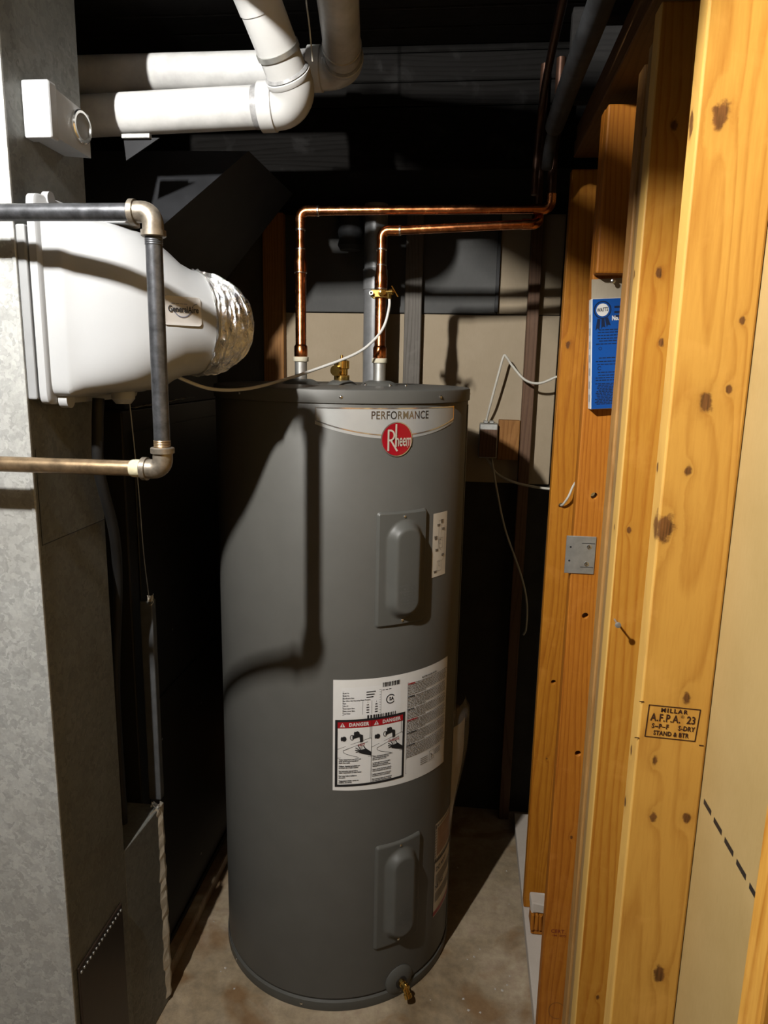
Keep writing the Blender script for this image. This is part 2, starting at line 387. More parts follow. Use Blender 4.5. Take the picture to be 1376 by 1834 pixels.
# rear wall dressing
obj('drywall_panel', MB().box((-.72, YB-.014, 1.31), (.30, YB, 1.892), .002, 1), M['drywall'], wb, 'tan paper-faced board sheet')
obj('drywall_panel', MB().box((.088, YB-.012, 1.895), (.30, YB, 2.219), .002, 1), M['drywall'], wb)
obj('backing_panel', MB().box((-.60, YB-.02, 1.895), (.085, YB, 2.219), .002, 1), M['greyboard'], wb, 'dark grey board above the tan sheet')
obj('backing_panel', MB().box((-1.3, YB-.012, 1.31), (-.725, YB, 2.219), .002, 1), M['greyboard'], wb)
obj('stud', MB().box((-.725, YB-.052, 0), (-.652, YB-.014, 2.219), .002, 1), M['woodorange'], wb, 'orange pine stud')
obj('stud', MB().box((-.228, YB-.055, 0), (-.17, YB-.0205, 2.219), .002, 1), M['woodgrey'], wb, 'dusty grey stud')
obj('stud', MB().box((.187, YB-.06, 0), (.225, YB-.0145, 2.219), .002, 1), M['woodbrown'], wb, 'dark red-brown stud')
obj('splinter', MB().box((.078, YB-.028, 1.9), (.09, YB-.0205, 2.20), .001, 1), M['ink'], wb)

# right-hand stud wall ---------------------------------------------------------
wr = thing('wall_right', 'open pine stud wall with tan fibreboard on its far side', 'wall', W0, None, 'structure')
XF, XBK = .243, .332
def stud(y0, y1, z0, z1, mat, x0=XF, label=None, bev=.003):
    return obj('stud', MB().box((x0, y0, z0), (XBK, y1, z1), bev, 2), mat, wr, label)
obj('fibreboard_panel', MB().box((.3325, -1.55, .0), (.345, .96, 2.24)), M['board'], wr, 'tan fibreboard with a dashed nailing line')
obj('fibreboard_panel', MB().box((.3325, .963, .0), (.345, 2.55, 2.24)), M['board'], wr)
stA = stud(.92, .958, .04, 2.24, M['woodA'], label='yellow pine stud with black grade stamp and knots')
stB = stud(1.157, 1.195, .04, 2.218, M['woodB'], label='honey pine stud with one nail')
stG = stud(1.1985, 1.2365, .04, 2.19, M['woodG'], .247, 'weathered grey-brown stud')
stC = stud(1.24, 1.279, .04, 2.17, M['woodC'])
stD = stud(1.59, 1.628, .04, 2.218, M['woodD'], label='orange pine stud with drilled holes')
stE = stud(2.05, 2.088, .04, 2.245, M['woodE'], label='amber pine stud beside the water heater')
stN = stud(.50, .538, .04, 2.24, M['woodN'])
for y in (.10, -.30, -.70, -1.1, -1.5): stud(y, y+.038, .04, 2.24, M['woodN'])
obj('sole_plate', MB().box((XF, -1.55, 0), (XBK, 2.55, .0385), .002, 1), M['plaster'], wr, 'dusty whitish sole plate on the floor')
obj('top_plate', MB().box((XF, -1.55, 2.245), (XBK, 2.55, 2.283), .002, 1), M['woodP'], wr)
obj('top_plate', MB().box((XF+.004, -1.55, 2.2835), (XBK, 2.55, 2.3215), .002, 1), M['woodP'], wr)
obj('nailer_block', MB().box((XF, 1.551, 1.905), (XBK, 1.589, 2.215), .004, 2), M['woodD'], wr)
for y in (1.45, 1.86): obj('ceiling_joist', MB().box((.20, y, 2.322), (1.0, y+.038, ZC-.001), .002, 1), M['ceil'], wr)
# drilled holes: cut through the studs
def drill(st, holes, r=.0075, yc=0):
    for (x, z) in holes:
        c = obj('cutter', MB().cyl((x, yc-.06, z), (x, yc+.1, z), r, 20), M['hole'], wr)
        md = st.modifiers.new('b', 'BOOLEAN'); md.operation = 'DIFFERENCE'; md.object = c; md.solver = 'EXACT'
        bpy.context.view_layer.update()
        me = bpy.data.meshes.new_from_object(st.evaluated_get(bpy.context.evaluated_depsgraph_get()))
        st.modifiers.clear(); old = st.data; st.data = me; bpy.data.meshes.remove(old); bpy.data.objects.remove(c)
drill(stD, [(.281, 1.449), (.282, 1.176), (.290, .839)], .0075, 1.61)
drill(stE, [(.287, .808), (.274, 1.34)], .0075, 2.07)
# grade stamp on the near stud (flat ink on the wood)
def on_front(mb, x, y, z, rot=0, eps=.0006):
    c, s_ = math.cos(rot), math.sin(rot)
    return mb.map(lambda p: (x + p.x*c - p.y*s_, y - eps - p.z, z + p.x*s_ + p.y*c))
st = MB()
st.ext(line2([(-.0325, .0225), (.0325, .0225), (.0315, -.0225), (-.0325, -.0225)], .0013, True))
st.ext(shift(text_mb('MILLAR', .0080, 1.05, .0003, spacing=1.3), 0, .0168))
st.ext(shift(text_mb('A.F.P.A.', .0150, .72, .0003, spacing=1.1), -.0095, .0055))
st.ext(shift(text_mb('23', .0150, .78, .0003), .0230, .0058))
st.ext(shift(text_mb('®', .006, 1), .0115, .0100))
st.ext(shift(text_mb('S–P–F', .0092, .8, .0003, spacing=1.25), -.0150, -.0065))
st.ext(shift(text_mb('S-DRY', .0092, .78, .0003, spacing=1.1), .0185, -.0065))
st.ext(shift(text_mb('STAND & BTR', .0088, .76, .0003, spacing=1.1), 0, -.0162))
for q in ((-.0425, .026), (.0405, -.0275), (-.0425, -.026)): st.ext(shift(rect2(-.003, -.0007, .003, .0007), *q))
obj('grade_stamp', on_front(st, .2855, .92, 1.2645, -.035), M['stamp'], stA, 'black framed grade stamp')
# nail in the honey stud
nl = MB().cyl((.252, 1.158, 1.321), (.2515, 1.128, 1.322), .0016, 10).lathe([(.0048, 0), (.0048, .0012), (.003, .0018)], (.2515, 1.128, 1.322), 14, (0, -1, .03))
obj('nail', nl, M['steel'], stB)
# red mill mark and pencil ring on the drilled stud
mk = shift(text_mb('CERT.', .014, .9, .0003, spacing=1.1), 0, .006); mk.ext(shift(text_mb('144   ECO', .008, .95, .0002), .002, -.006))
obj('mill_mark', on_front(mk, .277, 1.59, .352, .03), M['redstamp'], stD, 'small red mill mark')
obj('pencil_ring', on_front(line2(arc(0, 0, .02, 40, 290, 26, .024), .0011), .288, 1.59, .128), M['pencil'], stD)
# dashed nailing line printed on the fibreboard
fp = [o for o in wr.children if o.name.startswith('fibreboard')][0]
d = MB()
for y in [ .908 - .040*i for i in range(34)]:
    d.add([(.3321, y, 1.1590), (.3321, y-.029, 1.1600), (.3321, y-.029, 1.1675), (.3321, y, 1.1665)], [[0, 1, 2, 3]])
obj('dashed_line', d, M['ink'], fp, 'printed black dashed line')

# bare lamp bulb on the ceiling, the light of the place
lb = thing('light_bulb', 'bare lit bulb in a porcelain ceiling socket', 'light bulb', (LAMP.x, LAMP.y, LAMP.z+.05))
pr = [(LAMP_R*math.sin(math.radians(a)), -LAMP_R*math.cos(math.radians(a))) for a in range(10, 131, 10)] + [(.011, .020), (.011, .06)]
obj('bulb_glass', MB().lathe([(.004, -LAMP_R)] + pr, LAMP, 20), M['bulb'], lb)
obj('socket', MB().lathe([(.022, .060), (.024, .08), (.055, .105), (.06, .1395)], LAMP, 28), M['porcelain'], lb)

# ------------------------------------------------------------------ water heater
TX, TY, TR, TZ = -.337, 1.972, .3385, 1.66
wh = thing('water_heater', 'tall grey cylindrical electric water heater with red round emblem', 'water heater', (TX, TY, 0))
RAD = math.pi/180
def TP(th, z, r=TR): return Vector((TX + r*math.sin(th*RAD), TY - r*math.cos(th*RAD), z))
obj('jacket', MB().lathe([(TR-.004, .003), (TR-.0005, .006), (TR-.0005, .028), (TR-.003, .031), (TR-.003, .034), (TR-.0005, .037)] + [(TR, .04), (TR, .5), (TR, 1.0), (TR, 1.629), (TR-.002, 1.632)], (TX, TY, 0), 128), M['tank'], wh)
obj('base_ring', MB().lathe([(TR+.002, .0005), (TR+.0035, .004), (TR+.0035, .028), (TR+.001, .031)], (TX, TY, 0), 128, capends=False), M['tank_panel'], wh)
obj('top_cap', MB().lathe([(TR+.001, 1.6305), (TR+.004, 1.631), (TR+.004, 1.6575), (TR+.0025, 1.6605), (TR-.001, 1.662), (TR-.012, 1.6625), (.05, 1.663), (.01, 1.663)], (TX, TY, 0), 128), M['tank'], wh)
obj('jacket_seam', MB().box((TR-.003, -.008, .04), (TR+.0022, .008, 1.62), .001, 1, Matrix.Translation((TX, TY, 0)) @ Matrix.Rotation(-5*RAD, 4, 'Z')), M['tank_panel'], wh)
def tank_map(mb, th0, z0, eps=.0006, wrapR=TR):
    return mb.map(lambda p: TP(th0 + p.x/wrapR/RAD, z0 + p.y, wrapR + eps + p.z))
def screw_on_tank(th, z, parent, r=.0042, eps=0):
    c = TP(th, z, TR+eps); a = TP(th, z, 1) - TP(th, z, 0)
    return obj('screw', MB().lathe([(r, -.001), (r, .0012), (r*.6, .0026), (r*.15, .003)], c, 12, a), M['chrome'], parent)
for th in (8.9, 52.7, -36, -80, 96): screw_on_tank(th, 1.645, wh, eps=.004)
for th in (-7.3, 39.6, -50.2): screw_on_tank(th, .016, wh, eps=.0035)
# access panels -----------------------------------------------------------------
def sst(a, b, x):
    t = max(0, min(1, (x-a)/(b-a))); return t*t*(3-2*t)
def access_panel(th0, th1, z0, z1, label):
    tc, zc = (th0+th1)/2, (z0+z1)/2; hw, hh = (th1-th0)/2*RAD*TR, (z1-z0)/2; rc = .009
    nx, ny = 44, 96; mb = MB(); grid = {}
    vs = []
    for j in range(ny+1):
        for i in range(nx+1):
            u = -hw + 2*hw*i/nx; v = -hh + 2*hh*j/ny
            # rounded corners: pull the grid inward
            cx, cy = max(0, abs(u)-(hw-rc)), max(0, abs(v)-(hh-rc)); dd = math.hypot(cx, cy)
            if dd > rc: u = math.copysign(hw-rc+cx*rc/dd, u); v = math.copysign(hh-rc+cy*rc/dd, v)
            e = max(abs(u)-hw, abs(v)-hh, (dd-rc) if cx > 0 and cy > 0 else -1)
            h = .0055 * sst(0, .006, -e) + .001
            ux, vy = u-.003, v+.002
            L = hh-.068; s_ = math.hypot(ux, max(0, abs(vy)-L))
            h += .021 * sst(.050, .026, s_) if True else 0
            vs.append(TP(tc + u/TR/RAD, zc+v, TR+h))
    mb.add(vs, [[j*(nx+1)+i, j*(nx+1)+i+1, (j+1)*(nx+1)+i+1, (j+1)*(nx+1)+i] for j in range(ny) for i in range(nx)], True)
    # skirt closing the sheet on to the jacket
    rim = [i for i in range(nx+1)] + [j*(nx+1)+nx for j in range(1, ny+1)] + [ny*(nx+1)+i for i in range(nx-1, -1, -1)] + [j*(nx+1) for j in range(ny-1, 0, -1)]
    b = len(mb.v); low = []
    for k in rim:
        p = Vector(vs[k]); q = Vector((TX, TY, p.z)); dv = (p-q).normalized(); low.append(q + dv*(TR-.0005))
    mb.add([vs[k] for k in rim] + low, [[i, (i+1) % len(rim), len(rim)+(i+1) % len(rim), len(rim)+i] for i in range(len(rim))])
    a = obj('access_panel', mb, M['tank_panel'], wh, label)
    screw_on_tank(tc, z1-.014, a, .0038, .0062); screw_on_tank(tc, z0+.014, a, .0038, .0062)
    t = text_mb('POWER SUPPLY\nMUST BE\nDISCONNECTED\nBEFORE\nADJUSTING\nTHERMOSTAT\nOR REMOVING\nLID', .0078, .86, .0001, line=.95)
    t = shift(t, .003, -.062)
    tb = MB().ext(MB().add([tuple(p) for p in t.v], t.f))
    obj('embossed_text', tank_map(t, tc, zc, .0279), M['emboss'], a)
    return a
M['emboss'] = plain('embossed_lettering', (.15, .155, .145), .4)
access_panel(23.6, 47.2, 1.09, 1.378, 'upper grey access panel')
access_panel(25.6, 49.8, .176, .49, 'lower grey access panel')
# silver band with lettering and emblem ----------------------------------------------
def strip(th0, th1, top, bot, eps, n=48, M_=None):
    mb = MB(); vs = []
    for i in range(n+1):
        f = i/n; th = th0 + (th1-th0)*f
        vs += [TP(th, bot(f), TR+eps), TP(th, top(f), TR+eps)]
    return mb.add(vs, [[2*i, 2*i+2, 2*i+3, 2*i+1] for i in range(n)], True)
BT, BZ = (-1.1, 63.7), 1.6215
bb = lambda f: 1.583 - .033*(1-(2*f-1)**2)
band = obj('brand_band', strip(*BT, lambda f: BZ, bb, .0006), M['silver'], wh, 'silver band with curved lower edge')
obj('band_border', strip(BT[0], BT[1], lambda f: BZ, lambda f: BZ-.003, .0010), M['silver2'], band)
obj('band_border', strip(BT[0]+.3, BT[1]-.3, lambda f: bb(f)+.0095, lambda f: bb(f)+.0065, .0010), M['silver2'], band)
for a in (BT[0], BT[1]-.55): obj('band_border', strip(a, a+.55, lambda f: BZ, lambda f: 1.583+.006, .0010, 2), M['silver2'], band)
obj('band_lettering', tank_map(text_mb('PERFORMANCE', .0262, .80, .0003, spacing=1.07, res=4), 33.5, 1.6035, .0012), M['silverdark'], band, 'mirror foil lettering')
em = obj('emblem', tank_map(poly2(arc(0, 0, .0405, 0, 355, 71)), 31.5, 1.549, .0022), M['silver2'], wh, 'round red brand emblem')
ed = poly2(arc(0, 0, .0378, 0, 355, 71)); obj('emblem_face', tank_map(ed, 31.5, 1.549, .0030), M['redemblem'], em)
lt = MB()
# tall R sharing its stroke with the h, then heem in condensed letters
lt.ext(line2([(-.0225, -.0255), (-.0225, .021)], .0042)); lt.ext(line2([(-.0225, .021)] + arc(-.0185, .0095, .0105, 90, -90, 14, .0115) + [(-.0225, -.002)], .004))
lt.ext(line2([(-.0165, -.002), (-.0005, -.0265)], .0042)); lt.ext(line2([(-.0035, -.0165), (-.0035, .034)], .0042))
lt.ext(shift(text_mb('neem', .041, .47, .0005, 'LEFT', spacing=.98, res=4), -.0047, -.0035))
lt.ext(shift(text_mb('®', .005, 1), .027, -.0185))
obj('emblem_lettering', tank_map(lt, 31.5, 1.549, .0035), M['emblem_cream'], em)
# big warning label --------------------------------------------------------------------
LT0, LT1, LZ0, LZ1 = 6.6, 67.0, .652, .958
lab = obj('warning_label', strip(LT0, LT1, lambda f: LZ1+.003-.004*f, lambda f: LZ0+.01-.016*f, .0006, 60), M['paper'], wh, 'large white warning label with red danger panels')
LC = (LT0+LT1)/2
blk, red_, wht, gry = MB(), MB(), MB(), MB()
def U(th): return (th-LC)*RAD*TR
# rating plate
u0, u1 = U(10.0), U(36.2)
wht.ext(rect2(u0, .860-.805, u1, .940-.805, 12, 2))
zz = lambda z: z-.805
um = u0 + (u1-u0)*.645
rows = ['Model No', 'Model No', 'Manufacture Date', 'Max. Allow Safe Operating Water Pressure', 'Phase', 'Volts AC', 'Watts Upper Elem.', 'Watts Lower Elem.', 'Total Watts']
for i, r in enumerate(rows):
    z = .9255 - i*.0068
    blk.ext(line2([(u0+.003, zz(z+.0034)), (um, zz(z+.0034))], .0006))
    blk.ext(shift(text_mb(r, .0048, .82, .0001, 'LEFT'), u0+.003, zz(z)))
    if i < 3: blk.ext(rect2(u0+(um-u0)*.62, zz(z-.0013), u0+(um-u0)*(.86-.03*i), zz(z+.0013)))
    if i > 3:
        for q in (.66, .88): blk.ext(shift(text_mb(['1', '240', '4500', '4500', '4500'][i-4], .0044, .85, .0002), u0+(um-u0)*q, zz(z)))
for q in (.53, .765): blk.ext(line2([(u0+(um-u0)*q, zz(.9017)), (u0+(um-u0)*q, zz(.8668))], .0006))
blk.ext(line2([(um, zz(.9289)), (um, zz(.8668))], .0006)); blk.ext(line2([(u0+.003, zz(.8668)), (um, zz(.8668))], .0006))
def barcode(mb, x0, x1, y0, y1, n, seed):
    rr = random.Random(seed); x = x0
    while x < x1:
        wd = (x1-x0)/n*rr.choice((.5, .8, 1.3)); mb.ext(rect2(x, y0, min(x+wd, x1), y1)); x += wd + (x1-x0)/n*rr.choice((.5, .9))
barcode(blk, um+.004, u1-.004, zz(.934), zz(.946), 22, 3)
barcode(blk, u0+(u1-u0)*.42, u1-(u1-u0)*.08, zz(.8535), zz(.8635), 22, 5)
cx = (um+u1)/2-.001; cz = zz(.899)
blk.ext(line2(arc(cx, cz, .0115, 40, 320, 26), .0026)); blk.ext(shift(text_mb('SA', .0125, .85, .0006), cx+.002, cz))
for q in range(3): blk.ext(rect2(um+.003+.009*q, zz(.9255), um+.0095+.009*q, zz(.9272)))
# danger panels
dz0, dz1 = zz(.672), zz(.855); du0, du1 = U(7.5), U(38.6)
fr = .0062
blk.ext(rect2(du0, dz0, du1, dz0+fr, 14)); blk.ext(rect2(du0, dz1-fr, du1, dz1, 14)); blk.ext(rect2(du0, dz0, du0+fr, dz1, 1, 1)); blk.ext(rect2(du1-fr, dz0, du1, dz1))
iu0, iu1 = du0+fr, du1-fr; mid = (iu0+iu1)/2
hz1 = dz1-fr; hz0 = hz1-.0165; pz = dz0+fr+.073
red_.ext(rect2(iu0, hz0, iu1, hz1, 14))
blk.ext(line2([(mid, dz0+fr), (mid, hz1)], .0009)); blk.ext(line2([(iu0, pz), (mid, pz)], .0009)); blk.ext(line2([(mid, pz), (iu1, pz)], .0009))
wprint = MB()
hotp = MB()
texts = ['Water temperature over 51°C can\ncause severe burns instantly or\ndeath from scalds.\n\nChildren, disabled and elderly are\nat highest risk of being scalded.\n\nSee instruction manual before\nsetting temperature at water heater.\n\nFeel water before bathing or\nshowering.\n\nTemperature limiting valves are\navailable, see manual.',
         "L'eau à température supérieure à 51°C\npeut instantanément causer des\nbrûlures graves ou la mort.\n\nLe risque de brûlure est plus élevé\nchez les enfants, les personnes\nhandicapées et les personnes âgées.\n\nLisez le manuel d'instruction avant de\nrégler la température du chauffe-eau.\n\nVérifiez la température de l'eau avant\nde prendre un bain ou une douche.\n\nDes robinets limiteurs de température\nsont disponibles. Consultez le manuel."]
for k, (a, b_) in enumerate(((iu0, mid), (mid, iu1))):
    wprint.ext(shift(text_mb('DANGER', .0128, .88, .0006, spacing=1.15), a+(b_-a)*.62, (hz0+hz1)/2))
    tx = a+(b_-a)*.14; wprint.ext(poly2([(tx-.0065, hz0+.003), (tx+.0065, hz0+.003), (tx, hz1-.0022)]))
    red_2 = shift(text_mb('!', .010, 1, .0004), tx, hz0+.0075); hotp.ext(red_2)
    # tap, handles, basin, hand
    w_ = b_-a; X = lambda f: a+w_*f; H = hz0-pz; Z = lambda f: pz+H*f
    blk.ext(line2([(X(0), Z(.30)), (X(.62), Z(.52)), (X(.95), Z(.62)), (X(1), Z(.60))], .0008)); blk.ext(line2([(X(.95), Z(.62)), (X(.95), Z(1))], .0008))
    blk.ext(line2([(X(.88), Z(.50)), (X(.30), Z(.31)), (X(.17), Z(.25)), (X(.17), Z(.19)), (X(.28), Z(.12)), (X(.62), Z(.0))], .0009))
    for hx, hz_ in ((.19, .64), (.57, .80)):
        for q in range(8):
            an = q*45*RAD; blk.ext(shift(poly2(arc(0, 0, .0022, 0, 330, 11)), X(hx)+.0042*math.cos(an), Z(hz_)+.0048*math.sin(an)))
        blk.ext(shift(poly2(arc(0, 0, .0035, 0, 330, 11, .0045)), X(hx), Z(hz_)))
        blk.ext(shift(poly2(arc(0, 0, .0022, 0, 330, 11, .0060)), X(hx)-.0062, Z(hz_)))
    blk.ext(line2(arc(X(.42), Z(.68), .0045, 0, 360, 18, .0065), .0014))
    blk.ext(poly2([(X(.43), Z(.63)), (X(.64), Z(.68)), (X(.66), Z(.50)), (X(.75), Z(.52)), (X(.74), Z(.74)), (X(.66), Z(.78)), (X(.43), Z(.75))]))
    for q in (.665, .695, .725): gry.ext(line2([(X(q), Z(.48)), (X(q+.005), Z(.22))], .0006))
    hand = [(X(1), Z(.10)), (X(.80), Z(.26)), (X(.70), Z(.24)), (X(.66), Z(.20)), (X(.60), Z(.17)), (X(.66), Z(.11)), (X(.80), Z(.08)), (X(1), Z(-.02) if False else Z(.0))]
    blk.ext(poly2([(X(1), Z(.14)), (X(.84), Z(.28)), (X(.66), Z(.24)), (X(.63), Z(.15)), (X(.78), Z(.09)), (X(1), Z(.02))]))
    for fx, fz in ((.60, .40), (.53, .33), (.52, .25), (.54, .18)): blk.ext(line2([(X(.70), Z(.20)), (X(fx), Z(fz))], .0022))
    blk.ext(line2([(X(.84), Z(.24)), (X(.76), Z(.38))], .0024))
    red_.ext(poly2([(X(.66), Z(.23)), (X(.80), Z(.24)), (X(.81), Z(.15)), (X(.70), Z(.13))]))
    hotp.ext(shift(text_mb(('HOT', 'CHAUDE')[k], .0085, .9, .0001), X(.70), Z(.42)))
    blk.ext(shift(text_mb(texts[k], (.0049, .0047)[k], (.80, .72)[k], .00018, 'LEFT', line=(.92, .96)[k]), a+.0035, pz-.036))
# small-print column on the right, drawn as rows of broken strokes
rr = random.Random(4); v0, v1 = U(39.6), U(66.4); zrow = zz(.9275); i = 0
blk.ext(shift(text_mb('ELECTRIC WATER HEATER', .0058, .82, .0002), (v0+v1)/2-.004, zz(.9345)))
heads = {0: 'WARNING', 8: 'WARNING', 16: 'CAUTION', 23: 'AVERTISSEMENT', 31: 'AVERTISSEMENT', 39: 'ATTENTION'}
while zrow > zz(.722):
    x = v0 + .001
    if i in heads:
        tgt = red_ if i in (0, 23) else blk
        tgt.ext(shift(text_mb(heads[i], .0056, .85, .0004, 'LEFT'), x, zrow-.0004)); x += .034 if len(heads[i]) > 9 else .026
        zrow += 0
    if i+1 in heads:
        end = v0 + (v1-v0)*.4
    else: end = v1 - .002 - rr.random()*.008
    while x < end:
        wd = rr.uniform(.003, .011); gry.ext(rect2(x, zrow-.0009, min(end, x+wd), zrow+.0009)); x += wd + .0013
    zrow -= .0042 if (i+1) not in heads else .0056
    i += 1
blk.ext(line2([(v0, zz(.932)), (v1, zz(.9275)), (v1, zz(.668)), (v0, zz(.678)), (v0, zz(.932))], .0005)); blk.ext(line2([(v0, zz(.718)), (v1, zz(.712))], .0005))
for q in range(4): gry.ext(rect2(v0+.05, zz(.704-.0055*q), v0+.078, zz(.7025-.0055*q))); gry.ext(rect2(v0+.108, zz(.710-.0045*q), v0+.135, zz(.7085-.0045*q)))
gry.ext(line2([(v0+.085, zz(.712)), (v0+.104, zz(.712)), (v0+.104, zz(.686)), (v0+.085, zz(.686))], .001, True)); blk.ext(line2([(v0+.09, zz(.703)), (v0+.097, zz(.699)), (v0+.093, zz(.691))], .0022))
M['greyink'] = plain('grey_small_print', (.16, .15, .14), .5)
obj('rating_plate', tank_map(wht, LC, .805, .0010), M['paper2'], lab)
obj('black_print', tank_map(blk, LC, .805, .0016), M['ink'], lab); obj('red_print', tank_map(red_, LC, .805, .0014), M['red'], lab)
obj('small_print', tank_map(gry, LC, .805, .0015), M['greyink'], lab)
obj('white_print', tank_map(wprint, LC, .805, .0018), M['white'], lab); obj('red_lettering', tank_map(hotp, LC, .805, .0021), M['red'], lab)
# wiring label
wl = obj('wiring_label', strip(51.4, 61.3, lambda f: 1.3595, lambda f: 1.1945, .0006, 12), M['cream'], wh, 'narrow cream wiring diagram label')
g2 = MB(); c0 = 56.35
for (x, z, s_) in ((.006, .062, 3), (-.008, .052, 2), (-.018, .022, 3), (-.012, -.012, 2), (.012, .040, 2), (.014, -.028, 2), (-.016, -.068, 2)):
    for q in range(s_): g2.ext(rect2(x-.006+.001*q, z-.0035*q, x+.006, z-.0035*q+.002))
for (x, z, a, b_) in ((-.002, .038, .010, .05), (.002, .004, .018, .026), (.0, -.055, .018, .026), (.0, .008, .006, .012), (.0, -.05, .006, .012)):
    g2.ext(line2([(x-a/2, z-b_/2), (x+a/2, z-b_/2), (x+a/2, z+b_/2), (x-a/2, z+b_/2)], .0006, True))
g2.ext(line2([(.020, .045), (.020, -.035), (.010, -.045)], .0006)); g2.ext(line2([(-.008, .015), (-.002, -.008), (.006, -.016)], .0006))
obj('wiring_diagram', tank_map(g2, c0, 1.277, .0012), M['greyink'], wl)
# two small notices low on the right side
n1 = obj('notice_label', strip(61.6, 88, lambda f: .470-.006*f, lambda f: .352-.006*f, .0006, 16), M['cream'], wh, 'small notice with hatched dark border')
g3 = MB(); hwid = (88-61.6)*RAD*TR/2
for q in range(13):
    z = -.054 + q*.0088; g3.ext(poly2([(-hwid+.001, z), (-hwid+.007, z+.003), (-hwid+.007, z+.007), (-hwid+.001, z+.004)]))
for q in range(16):
    x = -hwid + q*.0098; g3.ext(poly2([(x, .049), (x+.005, .049), (x+.0075, .055), (x+.0025, .055)])); g3.ext(poly2([(x, -.0575), (x+.005, -.0575), (x+.0075, -.0515), (x+.0025, -.0515)]))
obj('hatched_border', tank_map(g3, (61.6+88)/2, .408, .0012), M['ink'], n1)
g3 = MB().ext(rect2(-hwid+.012, -.044, hwid, .044, 12)); M['tanpink'] = plain('pinkish_notice_tint', (.52, .33, .22), .5); obj('notice_tint', tank_map(g3, (61.6+88)/2, .408, .0010), M['tanpink'], n1)
n2 = obj('notice_label', strip(62.2, 88, lambda f: .343-.006*f, lambda f: .170-.004*f, .0006, 16), M['cream'], wh, 'small cream notice with red foot stripe')
g4 = MB().ext(shift(text_mb('DO NOT', .020, .85, .0006, 'LEFT'), -hwid+.008, .064)); g4.ext(shift(text_mb('NE PAS', .020, .85, .0006, 'LEFT'), -hwid+.006, .006))
for q in range(8):
    for base in (.044, -.014): g4.ext(rect2(-hwid+.008, base-.004*q, hwid-.02, base-.004*q+.0016, 8))
obj('notice_print', tank_map(g4, (62.2+88)/2, .256, .0012), M['greyink'], n2)
obj('red_stripe', tank_map(rect2(-hwid+.001, -.084, hwid-.001, -.070, 12), (62.2+88)/2, .256, .0011), M['red'], n2)
# clear document pouch on the right-hand flank
pb = MB(); prof = []
PT0, PT1 = 79, 116
vs = []; nu, nv = 8, 24
for j in range(nv+1):
    f = j/nv; z = .345 + .42*f; bul = .004 + .042*sst(0, .75, f)*(1-.4*sst(.9, 1, f))
    for i in range(nu+1):
        q = i/nu; vs.append(TP(PT0+(PT1-PT0)*q, z, TR+.0012+bul*math.sin(math.pi*q)))
pb.add(vs, [[j*(nu+1)+i, j*(nu+1)+i+1, (j+1)*(nu+1)+i+1, (j+1)*(nu+1)+i] for j in range(nv) for i in range(nu)], True)
po = obj('document_pouch', pb, M['pouch'], wh, 'clear vinyl pouch holding folded papers')
pp = MB(); vs = []
for j in range(nv+1):
    f = j/nv; z = .355 + .35*f; bul = .002 + .030*sst(0, .75, f)
    for i in range(nu+1):
        q = i/nu; vs.append(TP(PT0+3+(PT1-PT0-6)*q, z, TR+.001+bul*math.sin(math.pi*q)))
pp.add(vs, [[j*(nu+1)+i, j*(nu+1)+i+1, (j+1)*(nu+1)+i+1, (j+1)*(nu+1)+i] for j in range(nv) for i in range(nu)], True)
obj('folded_papers', pp, M['cream'], po)
# fittings on the lid
def flange(x, y, r, h, name='nipple_flange'):
    return obj(name, MB().lathe([(r, 1.660), (r*.96, 1.664), (r*.78, 1.664+h*.6), (r*.55, 1.664+h), (.008, 1.664+h)], (x, y, 0), 40), M['tank_panel'], wh)
C1, C2 = (-.452, 1.966), (-.238, 1.966)
for (x, y) in (C1, C2):
    f = flange(x, y, .052, .012)
    obj('nipple', MB().lathe([(.0165, 1.67), (.0165, 1.721), (.0175, 1.722)], (x, y, 0), 28), M['steel'], wh, 'zinc nipple')
    obj('nylon_collar', MB().lathe([(.0195, 1.7222), (.0205, 1.7235), (.0205, 1.7335), (.0185, 1.7345)], (x, y, 0), 28), M['nylon'], wh, 'cream nylon collar')
flange(-.34, 1.966, .042, .011, 'valve_flange')
rv = MB().lathe([(.019, 1.672), (.021, 1.676), (.021, 1.688), (.0165, 1.690), (.0165, 1.704), (.0205, 1.706), (.0205, 1.726), (.012, 1.729), (.004, 1.731), (.003, 1.741)], (-.34, 1.966, 0), 24)
obj('relief_valve', rv, M['brass'], wh, 'stubby brass relief valve')
rk = MB().lathe([(.012, 0), (.014, .002), (.014, .016)], (-.348, 1.948, 1.70), 20, (-.3, -1, 0)); obj('valve_outlet', rk, M['brass'], wh)
for (x, y) in ((-.205, 1.93), (-.27, 1.925), (-.165, 1.95)): obj('screw', MB().lathe([(.004, 1.662), (.004, 1.667), (.0015, 1.669)], (x, y, 0), 12), M['chrome'], wh)
# drain valve
dc = TP(39.3, .052, TR); dn = (TP(39.3, .052, 1)-TP(39.3, .052, 0)).normalized()
obj('drain_escutcheon', MB().lathe([(.043, -.004), (.043, .002), (.038, .006), (.020, .011), (.006, .011)], dc, 36, dn), M['tank_panel'], wh, 'round grey drain cover')
obj('drain_gasket', MB().lathe([(.0175, .009), (.0175, .013)], dc, 24, dn), M['tank_dark'], wh)
dv = obj('drain_valve', MB().lathe([(.0105, .010), (.0105, .020), (.0088, .021), (.0088, .026), (.0112, .027), (.0112, .038), (.009, .040)], dc, 8, dn, False), M['brass'], wh, 'brass drain valve')
q = dc + dn*.033; t_ = (dn*.5 + Vector((.1, -.1, -.9))).normalized()
obj('drain_outlet', MB().lathe([(.008, 0), (.0085, .014), (.0108, .015), (.0108, .026), (.009, .027), (.007, .020)], q, 18, t_), M['brass'], dv)
